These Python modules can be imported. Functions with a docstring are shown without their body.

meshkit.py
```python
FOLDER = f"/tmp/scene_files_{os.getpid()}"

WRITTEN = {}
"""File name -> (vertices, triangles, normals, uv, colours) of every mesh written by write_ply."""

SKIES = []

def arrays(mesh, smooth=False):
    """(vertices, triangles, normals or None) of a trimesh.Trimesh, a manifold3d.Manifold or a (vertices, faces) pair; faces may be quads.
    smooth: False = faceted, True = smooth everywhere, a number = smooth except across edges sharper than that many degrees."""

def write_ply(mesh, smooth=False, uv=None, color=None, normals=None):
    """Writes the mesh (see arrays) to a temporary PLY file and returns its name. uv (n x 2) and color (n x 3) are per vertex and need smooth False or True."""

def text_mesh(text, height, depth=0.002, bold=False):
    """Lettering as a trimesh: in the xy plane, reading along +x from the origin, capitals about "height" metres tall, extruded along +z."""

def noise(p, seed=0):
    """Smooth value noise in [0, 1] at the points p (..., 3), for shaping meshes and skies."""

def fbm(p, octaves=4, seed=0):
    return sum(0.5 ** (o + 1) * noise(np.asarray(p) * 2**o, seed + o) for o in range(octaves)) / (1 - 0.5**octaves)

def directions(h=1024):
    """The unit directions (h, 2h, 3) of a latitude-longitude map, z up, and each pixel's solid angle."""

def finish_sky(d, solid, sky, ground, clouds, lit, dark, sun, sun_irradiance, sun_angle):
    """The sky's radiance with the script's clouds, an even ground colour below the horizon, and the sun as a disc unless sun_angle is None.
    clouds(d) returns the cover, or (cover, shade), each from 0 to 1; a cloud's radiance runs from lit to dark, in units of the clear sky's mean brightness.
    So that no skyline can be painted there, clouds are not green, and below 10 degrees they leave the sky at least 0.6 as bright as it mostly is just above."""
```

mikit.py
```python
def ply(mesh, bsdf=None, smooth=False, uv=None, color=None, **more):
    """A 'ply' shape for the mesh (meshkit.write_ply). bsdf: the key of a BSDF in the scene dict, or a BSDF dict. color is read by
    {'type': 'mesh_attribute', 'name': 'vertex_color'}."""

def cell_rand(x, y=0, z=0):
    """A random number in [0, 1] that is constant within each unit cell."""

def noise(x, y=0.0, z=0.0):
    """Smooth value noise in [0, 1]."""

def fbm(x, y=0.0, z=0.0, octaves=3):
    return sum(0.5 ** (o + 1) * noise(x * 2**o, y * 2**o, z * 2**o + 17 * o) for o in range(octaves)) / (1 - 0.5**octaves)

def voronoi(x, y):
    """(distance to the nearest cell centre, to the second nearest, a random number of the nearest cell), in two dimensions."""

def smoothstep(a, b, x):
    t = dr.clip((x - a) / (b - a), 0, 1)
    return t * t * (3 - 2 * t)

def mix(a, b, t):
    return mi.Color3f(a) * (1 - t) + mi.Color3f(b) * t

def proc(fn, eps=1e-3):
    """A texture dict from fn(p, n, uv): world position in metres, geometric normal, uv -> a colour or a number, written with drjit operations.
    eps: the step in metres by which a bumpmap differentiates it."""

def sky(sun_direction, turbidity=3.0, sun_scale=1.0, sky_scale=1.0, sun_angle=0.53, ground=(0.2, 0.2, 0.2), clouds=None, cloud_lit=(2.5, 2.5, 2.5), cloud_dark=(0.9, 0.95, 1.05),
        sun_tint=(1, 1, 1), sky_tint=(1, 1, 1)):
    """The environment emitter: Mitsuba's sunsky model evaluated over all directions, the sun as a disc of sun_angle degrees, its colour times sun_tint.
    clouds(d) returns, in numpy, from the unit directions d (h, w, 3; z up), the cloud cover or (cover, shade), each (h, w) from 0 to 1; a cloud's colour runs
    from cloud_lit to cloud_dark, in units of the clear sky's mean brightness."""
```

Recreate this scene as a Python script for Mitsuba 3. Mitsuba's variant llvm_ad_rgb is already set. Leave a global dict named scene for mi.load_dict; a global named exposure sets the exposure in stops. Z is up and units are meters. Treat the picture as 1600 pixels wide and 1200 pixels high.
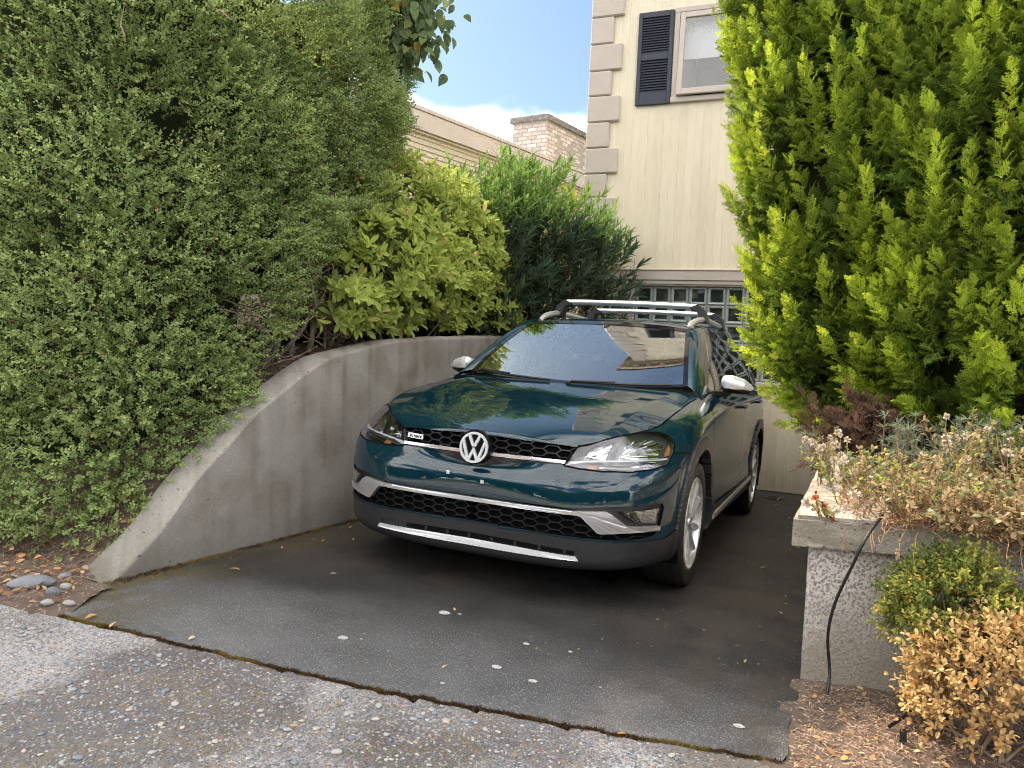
import math, random
import numpy as np
import trimesh, shapely
from shapely.geometry import Polygon, Point, LineString
from shapely.ops import triangulate
from scipy.interpolate import PchipInterpolator, CubicSpline
from scipy.spatial import cKDTree
from scipy.ndimage import gaussian_filter1d
import drjit as dr
import mitsuba as mi
import mikit, meshkit
from mikit import proc, noise, fbm, voronoi, cell_rand, smoothstep, mix

T = mi.ScalarTransform4f
rng = np.random.default_rng(7)
scene, labels = {}, {}

# ---------------------------------------------------------------- camera, sky, exposure
CAM = np.array([1.589, -3.168, 1.214])
FWD = np.array([-0.39823, 0.91486, -0.06672])
UPV = np.array([-0.0650, 0.0440, 0.9970])
scene['camera'] = {'type': 'perspective', 'fov': 66.09, 'fov_axis': 'x', 'near_clip': 0.05, 'far_clip': 3000.0,
                   'to_world': T().look_at(origin=CAM.tolist(), target=(CAM + FWD).tolist(), up=UPV.tolist())}
SUN = np.array([-0.86, 0.48, 1.0])


def cloud_cover(d):
    """Broken cumulus, made extra bright and wide to fill the shade."""
    x, y, z = d[..., 0], d[..., 1], np.maximum(d[..., 2], 0.02)
    p = np.stack([x / (z + 0.30) * 1.5 + CL[0], y / (z + 0.30) * 1.5 + CL[1], z * 0 + 3.3], -1)
    n = meshkit.fbm(p, 6, seed=4)
    c = np.clip((n - CL[2]) / 0.07, 0, 1)
    c = c * c * (3 - 2 * c)
    shade = np.clip((meshkit.fbm(p * 1.7 + 9, 4, seed=8) - 0.45) * 1.4, 0, 0.6)
    return c * 0.95, shade


CL = (10.45, 42.37, 0.455)  # noise offset and threshold that leave the view clear of these clouds
scene['sky'] = mikit.sky(SUN.tolist(), turbidity=4.5, sky_tint=(0.82, 0.94, 1.03), sky_scale=0.9, sun_scale=1.1, clouds=cloud_cover,
                         cloud_lit=(7.9, 7.75, 7.55), cloud_dark=(3.6, 3.58, 3.5), ground=(0.2, 0.2, 0.19))  # cloud brightness raised as fill light for the shade
exposure = 2.42

# ---------------------------------------------------------------- helpers


USED, COUNT = set(), {}


def num(key):
    """The key itself, or the key with the next free three-digit number."""
    if key not in USED:
        USED.add(key)
        return key
    i = COUNT.get(key, 0) + 1
    while f'{key}_{i:03d}' in USED:
        i += 1
    COUNT[key] = i
    USED.add(f'{key}_{i:03d}')
    return f'{key}_{i:03d}'


def tag(key, label=None, cat=None, group=None, kind=None):
    e = labels.setdefault(key, {})
    for k, v in (('label', label), ('category', cat), ('group', group), ('kind', kind)):
        if v:
            e[k] = v
    return key


def put(key, mesh, bsdf, smooth=False, label=None, cat=None, group=None, kind=None, color=None, uv=None, to_world=None):
    """One mesh as one entry; a key that is taken gets the next number."""
    key = num(key)
    d = mikit.ply(mesh, bsdf, smooth=smooth, color=color, uv=uv)
    if to_world is not None:
        d['to_world'] = to_world
    scene[key] = d
    if label or cat or group or kind:
        tag(key, label, cat, group, kind)
    return key


def again(key, source, to_world):
    """Another entry that shares the ply of SOURCE under its own matrix."""
    key = num(key)
    scene[key] = {**scene[source], 'to_world': to_world}
    return key


def cat_meshes(ms):
    vs, fs, o = [], [], 0
    for m in ms:
        v, f = (np.asarray(m.vertices), np.asarray(m.faces)) if hasattr(m, 'vertices') else m
        vs.append(np.asarray(v, float)); fs.append(np.asarray(f) + o); o += len(v)
    return np.vstack(vs), np.vstack(fs)


def box(x0, x1, y0, y1, z0, z1, b=0.0):
    """A box; b chamfers its edges."""
    if b <= 0:
        m = trimesh.creation.box((x1 - x0, y1 - y0, z1 - z0))
        m.apply_translation(((x0 + x1) / 2, (y0 + y1) / 2, (z0 + z1) / 2))
        return np.array(m.vertices), np.array(m.faces)
    pts = []
    for sx in (0, 1):
        for sy in (0, 1):
            for sz in (0, 1):
                X, Y, Z = (x0, x1)[sx], (y0, y1)[sy], (z0, z1)[sz]
                dx, dy, dz = (b, -b)[sx], (b, -b)[sy], (b, -b)[sz]
                pts += [(X, Y + dy, Z + dz), (X + dx, Y, Z + dz), (X + dx, Y + dy, Z)]
    h = trimesh.convex.convex_hull(np.array(pts))
    return np.array(h.vertices), np.array(h.faces)


def hull(points):
    h = trimesh.convex.convex_hull(np.asarray(points, float))
    return np.array(h.vertices), np.array(h.faces)


def tube(points, radii, sides=6, closed_ends=True):
    p = np.asarray(points, float)
    t = np.gradient(p, axis=0)
    t /= np.linalg.norm(t, axis=1, keepdims=True) + 1e-12
    ref = np.array([0, 0, 1.0]) if np.abs(t[:, 2]).mean() < 0.8 else np.array([1.0, 0, 0])
    a = np.cross(t, ref); a /= np.linalg.norm(a, axis=1, keepdims=True) + 1e-12
    b = np.cross(t, a)
    ang = np.arange(sides) * 2 * np.pi / sides
    r = np.broadcast_to(np.asarray(radii, float), (len(p),))
    v = p[:, None] + r[:, None, None] * (np.cos(ang)[None, :, None] * a[:, None] + np.sin(ang)[None, :, None] * b[:, None])
    i, j = np.meshgrid(np.arange(len(p) - 1), np.arange(sides), indexing='ij')
    q = np.stack([i * sides + j, i * sides + (j + 1) % sides, (i + 1) * sides + (j + 1) % sides, (i + 1) * sides + j], -1).reshape(-1, 4)
    v = v.reshape(-1, 3)
    f = np.vstack([q[:, [0, 1, 2]], q[:, [0, 2, 3]]])
    if closed_ends:
        n = len(v)
        v = np.vstack([v, p[0], p[-1]])
        e = (len(p) - 1) * sides
        k = np.arange(sides)
        f = np.vstack([f, np.stack([k * 0 + n, (k + 1) % sides, k], 1), np.stack([k * 0 + n + 1, e + k, e + (k + 1) % sides], 1)])
    return v, f


def grid_faces(nu, nv):
    i, j = np.meshgrid(np.arange(nu - 1), np.arange(nv - 1), indexing='ij')
    a = i * nv + j
    return np.stack([a, a + nv, a + nv + 1, a + 1], -1).reshape(-1, 4)


def tri(q):
    return np.vstack([q[:, [0, 1, 2]], q[:, [0, 2, 3]]])


def prism(poly, z0, z1):
    """A shapely polygon in the xy plane between two heights."""
    m = trimesh.creation.extrude_polygon(poly, z1 - z0, engine='earcut')
    m.apply_translation((0, 0, z0))
    return np.array(m.vertices), np.array(m.faces)


def xf(m, R=None, t=(0, 0, 0)):
    v, f = m
    v = np.asarray(v, float)
    if R is not None:
        v = v @ np.asarray(R, float).T
    return v + np.asarray(t, float), f


def rotz(a):
    c, s = math.cos(a), math.sin(a)
    return np.array([[c, -s, 0], [s, c, 0], [0, 0, 1.0]])


def rotx(a):
    c, s = math.cos(a), math.sin(a)
    return np.array([[1.0, 0, 0], [0, c, -s], [0, s, c]])


def roty(a):
    c, s = math.cos(a), math.sin(a)
    return np.array([[c, 0, s], [0, 1.0, 0], [-s, 0, c]])


def M4(R, t, s=1.0):
    m = np.eye(4)
    m[:3, :3] = np.asarray(R) * s
    m[:3, 3] = t
    return T(m.tolist())


def mat(key, **d):
    scene[key] = d
    return key


def rgb(*c):
    return {'type': 'rgb', 'value': list(c[0]) if len(c) == 1 else list(c)}


def ground_z(x, y):
    """The slope of the parking pad, falling 3 degrees towards the house."""
    return -0.013 * np.asarray(x) - 0.053 * np.asarray(y)


def rim_walls(mesh, depth, inward):
    """A wall from each open edge of a grid mesh, DEPTH metres along INWARD."""
    v, q = mesh
    e = np.concatenate([q[:, [0, 1]], q[:, [1, 2]], q[:, [2, 3]], q[:, [3, 0]]])
    key = np.sort(e, 1)
    _, idx, n = np.unique(key, axis=0, return_index=True, return_counts=True)
    e = e[idx[n == 1]]
    used, inv = np.unique(e, return_inverse=True)
    inv = inv.reshape(-1, 2)
    a, b = v[used], v[used] + np.asarray(inward) * depth
    m = len(used)
    return np.vstack([a, b]), np.stack([inv[:, 0], inv[:, 1], inv[:, 1] + m, inv[:, 0] + m], 1)


def mirror(mesh):
    v, f = mesh
    return np.asarray(v) * [-1, 1, 1], np.asarray(f)[:, ::-1]


def both(mesh):
    f = mesh[1]
    return cat_meshes([(mesh[0], tri(f) if f.shape[1] == 4 else f), (mirror(mesh)[0], tri(mirror(mesh)[1]) if f.shape[1] == 4 else mirror(mesh)[1])])


def dense(pts, step=0.01, closed=True):
    p = np.asarray(pts, float)
    if closed:
        p = np.vstack([p, p[:1]])
    out = []
    for a, b in zip(p[:-1], p[1:]):
        n = max(1, int(np.linalg.norm(b - a) / step))
        out += [a + (b - a) * k / n for k in range(n)]
    if not closed:
        out.append(p[-1])
    return np.array(out)


def two(key, **d):
    return mat(key, type='twosided', bsdf=d)


two('m_void', type='diffuse', reflectance=rgb(0.006, 0.006, 0.006))
# ================================================================ the ground
def gz(x, y):
    """Height of the paved ground: the pad's slope, level under the pavement and the street, level beyond the house."""
    x, y = np.asarray(x, float), np.asarray(y, float)
    yy = np.where(y < -1.0, -1.0 + (y + 1.0) * 0.12, np.minimum(y, 5.6))
    return -0.013 * np.clip(x, -6, 6) - 0.053 * np.maximum(yy, -1.6)


def sheet(poly, step, zf, edge=0.0):
    """A polygon as a fine sheet of triangles following the height function, with a skirt hanging EDGE metres."""
    x0, y0, x1, y1 = poly.bounds
    xs, ys_ = np.arange(x0, x1 + step, step), np.arange(y0, y1 + step, step)
    X, Y = np.meshgrid(xs, ys_, indexing='ij')
    P = np.stack([X, Y], -1).reshape(-1, 2)
    line = poly.boundary
    near = np.flatnonzero(shapely.distance(shapely.points(P), line) < step * 0.5)
    for k in near:
        c = line.interpolate(line.project(Point(P[k])))
        P[k] = c.x, c.y
    q = grid_faces(len(xs), len(ys_))
    c = P[q].mean(1)
    shapely.prepare(poly)
    q = q[shapely.contains_xy(poly, c[:, 0], c[:, 1])]
    used, inv = np.unique(q, return_inverse=True)
    q = inv.reshape(-1, 4)
    P = P[used]
    v = np.c_[P, zf(P[:, 0], P[:, 1])]
    if edge:
        w = rim_walls((v, q), edge, (0, 0, -1))
        return cat_meshes([(v, tri(q)), (w[0], tri(w[1])), (w[0], tri(w[1][:, ::-1]))])
    return v, tri(q)


C3 = mi.Color3f


def pad_col(p, n, uv):
    """Old dark concrete: lighter towards the joint, darker towards the car, moss along the left wall, fine light grit."""
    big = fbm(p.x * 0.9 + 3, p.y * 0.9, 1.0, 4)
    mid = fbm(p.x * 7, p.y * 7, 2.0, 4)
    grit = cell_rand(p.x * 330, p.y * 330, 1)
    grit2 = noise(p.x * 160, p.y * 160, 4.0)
    joint_tone = smoothstep(-0.15, -1.1, p.y + (big - 0.5) * 1.0)
    c = mix((0.016, 0.0145, 0.0135), (0.096, 0.093, 0.094), joint_tone * 0.85 + 0.10 * mid)  # tone runs from dark by the car to pale by the joint
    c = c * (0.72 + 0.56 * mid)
    c = mix(c, (0.30, 0.30, 0.30), dr.select(grit > 0.90, 1.0, 0.0) * (0.14 + 0.50 * joint_tone))
    c = mix(c, (0.02, 0.018, 0.016), dr.select(grit < 0.10, 1.0, 0.0) * 0.6)
    brown = dr.maximum(smoothstep(0.52, 0.66, fbm(p.x * 2.6 + 11, p.y * 2.6, 7.0, 5)) * smoothstep(-0.2, 0.8, p.y + 0.4), smoothstep(0.55, 1.35, p.x) * smoothstep(0.42, 0.62, fbm(p.x * 8, p.y * 8, 5.0, 4)))
    c = mix(c, (0.055, 0.041, 0.031), brown * 0.40)
    moss = smoothstep(0.50, 0.0, p.x + 1.30 + (big - 0.5) * 0.5) * smoothstep(0.35, 0.62, fbm(p.x * 9, p.y * 5, 3.0, 4) + 0.12)
    c = mix(c, mix((0.075, 0.058, 0.018), (0.040, 0.030, 0.014), grit2), moss * 0.8)
    return c


def pave_col(p, n, uv):
    """Exposed aggregate: rounded pebbles of many greys and browns in pale cement, dark moss in patches."""
    wx, wy = 0.35 * noise(p.x * 90, p.y * 90, 1.0), 0.35 * noise(p.x * 90, p.y * 90, 5.0)
    d1, d2, r = voronoi(p.x * 70 + wx, p.y * 70 + wy)
    e1, e2, s = voronoi(p.x * 135 + 31 + wx, p.y * 135 + wy)
    stone = mix((0.17, 0.166, 0.17), (0.36, 0.345, 0.345), cell_rand(r * 977, 1.0, 2.0))
    stone = mix(stone, (0.13, 0.155, 0.20), smoothstep(0.80, 0.85, r))
    stone = mix(stone, (0.25, 0.17, 0.11), smoothstep(0.66, 0.68, r) * smoothstep(0.80, 0.78, r))
    stone = mix(stone, (0.46, 0.445, 0.43), smoothstep(0.965, 0.97, r))
    small = mix((0.13, 0.12, 0.12), (0.38, 0.365, 0.36), s)
    wear = fbm(p.x * 1.7, p.y * 1.7 + 5, 0.0, 4)
    fine = noise(p.x * 330, p.y * 330, 0.0)
    cement = mix((0.165, 0.152, 0.146), (0.385, 0.365, 0.357), smoothstep(0.30, 0.70, wear + 0.45 * (fine - 0.5)))
    c = mix(cement, small, smoothstep(0.46, 0.30, e1) * 0.8)
    c = mix(c, stone, smoothstep(0.46, 0.36, d1) * dr.select(r > 0.42, 1.0, 0.0))
    mossy = smoothstep(0.40, 0.66, fbm(p.x * 2.2 + 7, p.y * 2.2, 3.0, 5) + 0.16 * (fbm(p.x * 30, p.y * 30, 2.0, 3) - 0.5))
    top = smoothstep(0.42, 0.30, d1) * dr.select(r > 0.42, 1.0, 0.0)
    mos = mix((0.046, 0.032, 0.027), (0.085, 0.062, 0.030), smoothstep(0.45, 0.7, fbm(p.x * 5, p.y * 5, 9.0, 3)))
    c = mix(c, mos, mossy * (0.66 - 0.5 * top))
    c = mix(c, (0.07, 0.058, 0.052), smoothstep(0.60, 0.80, noise(p.x * 190, p.y * 190, 8.0)) * 0.55)
    return c * (0.72 + 0.34 * fine)


def pave_h(p, n, uv):
    d1, d2, r = voronoi(p.x * 70 + 0.35 * noise(p.x * 90, p.y * 90, 1.0), p.y * 70 + 0.35 * noise(p.x * 90, p.y * 90, 5.0))
    e1, e2, s = voronoi(p.x * 135 + 31, p.y * 135)
    h = dr.maximum(dr.select(r > 0.42, 1.0, 0.2) * smoothstep(0.6, 0.1, d1) * 0.0038, smoothstep(0.6, 0.2, e1) * 0.0017)
    return h + noise(p.x * 260, p.y * 260, 0.0) * 0.0006


def bumped(key, bsdf, height, eps=1e-3):
    return mat(key, type='bumpmap', arbitrary=proc(height, eps), scale=1.0, bsdf=bsdf)


def rough(colour, alpha=0.35, spec=0.3):
    return {'type': 'principled', 'base_color': colour if isinstance(colour, dict) else rgb(*colour), 'roughness': alpha, 'specular': spec}


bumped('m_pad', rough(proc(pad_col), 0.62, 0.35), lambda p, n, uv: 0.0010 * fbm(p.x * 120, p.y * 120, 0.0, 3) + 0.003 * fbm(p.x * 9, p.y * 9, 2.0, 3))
bumped('m_pave', rough(proc(pave_col), 0.7, 0.3), pave_h, 7e-4)
mat('m_street', **rough(proc(lambda p, n, uv: mix((0.22, 0.21, 0.205), (0.33, 0.32, 0.31), fbm(p.x * 1.2, p.y * 1.2, 0.0, 4))), 0.8, 0.2))
mat('m_land', **rough(proc(lambda p, n, uv: mix((0.10, 0.12, 0.04), (0.18, 0.16, 0.09), fbm(p.x * 0.2, p.y * 0.2, 0.0, 4))), 0.9, 0.1))


def soil_col(p, n, uv):
    a = fbm(p.x * 30, p.y * 30, p.z * 30, 4)
    b = cell_rand(p.x * 140, p.y * 140, 3)
    c = mix((0.060, 0.042, 0.034), (0.150, 0.112, 0.092), a)
    return mix(c, (0.32, 0.24, 0.17), dr.select(b > 0.93, 1.0, 0.0) * 0.7)


mat('m_soil', **rough(proc(soil_col), 0.9, 0.1))


def conc_col(base, stain, streak=1.0):
    def fn(p, n, uv):
        a = fbm(p.x * 4, p.y * 4, p.z * 4, 4)
        st = fbm(p.x * 14 + p.y * 14, 3.0, p.z * 1.1, 4)
        fine = noise(p.x * 150, p.y * 150, p.z * 150)
        c = mix(base, stain, smoothstep(0.35, 0.75, a) * 0.6 + streak * smoothstep(0.42, 0.75, st) * 0.38)
        low = smoothstep(0.30, -0.02, p.z + 0.053 * p.y + (a - 0.5) * 0.25)
        c = mix(c, (0.105, 0.098, 0.080), low * 0.5)
        pin = noise(p.x * 75, p.y * 75, p.z * 75)
        c = mix(c, (0.05, 0.045, 0.04), smoothstep(0.90, 0.95, pin))
        return c * (0.86 + 0.28 * fine)
    return fn


def conc_h(p, n, uv):
    return 0.0011 * fbm(p.x * 90, p.y * 90, p.z * 90, 3) - 0.0025 * smoothstep(0.88, 0.96, noise(p.x * 75, p.y * 75, p.z * 75)) + 0.003 * fbm(p.x * 7, p.y * 7, p.z * 7, 3)


bumped('m_wall', rough(proc(conc_col((0.31, 0.288, 0.262), (0.175, 0.148, 0.118))), 0.75, 0.25), conc_h)
def coping_col(p, n, uv):
    """Weathered cast concrete: sandy, with grey-brown stains, dark lichen specks and a dirtier edge below."""
    a = fbm(p.x * 9, p.y * 9, p.z * 9, 4)
    st = smoothstep(0.42, 0.68, fbm(p.x * 5 + 4, p.y * 5, p.z * 14, 4))
    c = mix((0.27, 0.245, 0.205), (0.40, 0.37, 0.315), a)
    c = mix(c, (0.155, 0.135, 0.105), st * 0.65)
    c = mix(c, (0.07, 0.062, 0.05), smoothstep(0.80, 0.90, noise(p.x * 95, p.y * 95, p.z * 95)) * 0.8)
    return c * (0.70 + 0.6 * noise(p.x * 190, p.y * 190, p.z * 190))


bumped('m_coping', rough(proc(coping_col), 0.85, 0.15), lambda p, n, uv: conc_h(p, n, uv) + 0.0012 * noise(p.x * 190, p.y * 190, p.z * 190))


def agg_wall_col(p, n, uv):
    """Rounded dark aggregate in warm cement, crisp where the face is washed, cemented over lower down."""
    a, b = p.x * 0.95 + p.y * 1.22, p.z
    w = 0.4 * noise(a * 60, b * 60, 2.0)
    d1, d2, r = voronoi(a * 82 + w, b * 82 + w)
    wear = smoothstep(0.06, 0.34, p.z + 0.3 * (fbm(p.x * 5, p.y * 5, p.z * 5, 3) - 0.5))
    stone = mix((0.115, 0.108, 0.112), (0.34, 0.31, 0.29), r)
    cement = mix((0.30, 0.265, 0.215), (0.52, 0.485, 0.45), wear)
    c = mix(cement, stone, smoothstep(0.48, 0.40, d1) * dr.select(r > 0.25, 1.0, 0.0) * (0.40 + 0.55 * wear))
    st = smoothstep(0.40, 0.75, fbm(a * 3, 2.0, b * 1.2, 4))
    c = mix(c, (0.24, 0.20, 0.15), st * 0.40)
    return c * (0.70 + 0.6 * noise(p.x * 210, p.y * 210, p.z * 210))


def agg_wall_h(p, n, uv):
    d1, d2, r = voronoi((p.x * 0.95 + p.y * 1.22) * 75, p.z * 75)
    return 0.0016 * smoothstep(0.5, 0.3, d1) + 0.001 * noise(p.x * 180, p.y * 180, p.z * 180)


bumped('m_aggwall', rough(proc(agg_wall_col), 0.8, 0.2), agg_wall_h, 7e-4)

# land to the horizon, street, pavement, parking pad
R_ = [0, 3, 6, 9, 14, 25, 60, 200, 900, 2500]
ang = np.linspace(0, 2 * np.pi, 49)[:-1]
lv = np.array([[r * math.cos(a), r * math.sin(a)] for r in R_[1:] for a in ang] + [[0, 0]])
lf = [[(i * 48 + j), i * 48 + (j + 1) % 48, (i + 1) * 48 + (j + 1) % 48, (i + 1) * 48 + j] for i in range(len(R_) - 2) for j in range(48)]
lf = np.vstack([tri(np.array(lf))[:, ::-1], [[len(lv) - 1, j, (j + 1) % 48] for j in range(48)]])
put('ground', (np.c_[lv, gz(lv[:, 0], lv[:, 1]) - 0.14], lf), 'm_land', kind='structure')
JOINT = [(-1.094, -1.173), (-.55, -1.135), (.0, -1.105), (.283, -1.083), (.9, -.985), (1.47, -.874)]
street = Polygon([(-60, -4.4), (60, -4.4), (60, -13), (-60, -13)])
put('street', sheet(street, 2.0, lambda x, y: gz(x, y) - 0.115), 'm_street', kind='structure')
jr = rng.normal(0, .006, 200)
jd = dense(np.c_[JOINT, np.zeros(6)], .03, False)[:, :2]
jd = np.c_[jd[:, 0], jd[:, 1] + jr[:len(jd)]]
PAVE = Polygon(np.vstack([[(-6, -4.3), (6, -4.3), (6, -1.15), (1.62, -1.12)], jd[::-1] - [0, .008], [(-1.25, -1.205), (-6, -1.28)]]))
put('pavement', sheet(PAVE, .04, lambda x, y: gz(x, y) + .004 * meshkit.fbm(np.stack([x * 3, y * 3, x * 0], -1), 3), .12), 'm_pave', True, kind='structure')
PAD = Polygon(np.vstack([jd + [0, .008], [(1.482, -.80), (1.468, -.62), (1.474, -.45), (1.480, -.30), (1.492, -.16), (1.492, 5.12), (-1.30, 5.12), (-1.30, -.80), (-1.22, -.98)]]))
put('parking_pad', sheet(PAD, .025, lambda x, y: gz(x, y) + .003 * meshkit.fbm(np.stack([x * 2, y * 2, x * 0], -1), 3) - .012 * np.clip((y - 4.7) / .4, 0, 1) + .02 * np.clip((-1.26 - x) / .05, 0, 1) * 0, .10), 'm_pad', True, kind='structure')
mat('m_dark_soil', type='diffuse', reflectance=rgb(.03, .024, .02))
# the moss that fills the joint: many tiny tufts
def tufts(n, along, spread, h, seed, zf):
    r = np.random.default_rng(seed)
    t = r.random(n)
    d = np.concatenate([[0], np.cumsum(np.linalg.norm(np.diff(along, axis=0), axis=1))])
    x = np.interp(t * d[-1], d, along[:, 0]) + r.normal(0, spread, n)
    y = np.interp(t * d[-1], d, along[:, 1]) + r.normal(0, spread, n)
    a, hh = r.random(n) * 2 * np.pi, h * (0.4 + r.random(n))
    w = .003 + .003 * r.random(n)
    lean = r.normal(0, .5, (n, 2)) * hh[:, None]
    z = zf(x, y)
    v = np.stack([np.stack([x - w * np.cos(a), y - w * np.sin(a), z - .004], 1), np.stack([x + w * np.cos(a), y + w * np.sin(a), z - .004], 1), np.stack([x + lean[:, 0], y + lean[:, 1], z + hh], 1)], 1)
    return v.reshape(-1, 3), np.arange(3 * n).reshape(-1, 3)


mat('m_moss', type='twosided', bsdf={'type': 'diffuse', 'reflectance': proc(lambda p, n, uv: mix((0.060, 0.036, 0.020), (0.145, 0.105, 0.030), smoothstep(0.45, 0.65, fbm(p.x * 6, p.y * 6, 0.0, 3))))})
put('moss_seam', tufts(9000, jd, .0060, .008, 3, gz), 'm_moss', kind='stuff', label='brown moss filling the joint between pavement and parking pad', cat='moss')
wl_ = np.array([(-1.285, y) for y in np.linspace(-.80, 3.6, 30)])
put('moss_fringe', tufts(5000, wl_, .022, .012, 5, gz), 'm_moss', kind='stuff', label='thin brown moss along the foot of the retaining wall', cat='moss')
# soil at both sides
def rough_z(amp, f, seed):
    return lambda x, y: gz(x, y) + amp * meshkit.fbm(np.stack([x * f, y * f, x * 0], -1), 4, seed=seed)


BANK_Y = np.array([-1.2, -.86, -.74, -.525, -.298, -.088, .094, .294, .511, .749, 1.013, 1.465, 2.2, 3.15, 5.3])
BANK_Z = np.array([-.02, -.02, .075, .224, .443, .592, .725, .827, .934, 1.019, 1.061, 1.116, 1.145, 1.166, 1.18])


def wall_top(y):
    return PchipInterpolator(BANK_Y, BANK_Z)(y)


def bank_z(x, y):
    base = rough_z(.05, 8, 2)(x, y)
    t = np.clip((-1.42 - x) / .1, 0, 1)
    hi = np.where(y > -.74, wall_top(np.clip(y, -1.2, 5.2)) - .05 + .05 * meshkit.fbm(np.stack([x * 6, y * 6, x * 0], -1), 3), base)
    hi = np.where(x < -1.9, base + (hi - base) * np.clip(1 - (-1.9 - x) * .0, 0, 1), hi)
    return np.maximum(base - .03, base * (1 - t) + hi * t - .01) - .07 * np.clip((-1.13 - y) / .10, 0, 1)


BANK = Polygon([(-1.05, -1.24), (-7, -1.36), (-7, 5.1), (-1.44, 5.1), (-1.44, -.78), (-1.24, -.86), (-1.16, -.98)])
put('soil_bank', sheet(BANK, .05, bank_z), 'm_soil', True, kind='structure')
MULCH = Polygon([(1.42, -.90), (1.62, -1.15), (6, -1.2), (6, .1), (1.6, .1), (1.46, -.10), (1.43, -.5)])
put('mulch_bed', sheet(MULCH, .03, lambda x, y: rough_z(.045, 9, 6)(x, y) - .024 + .02 * np.clip((x - 1.5) * 2, 0, 1)), 'm_soil', True, kind='structure')

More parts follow.
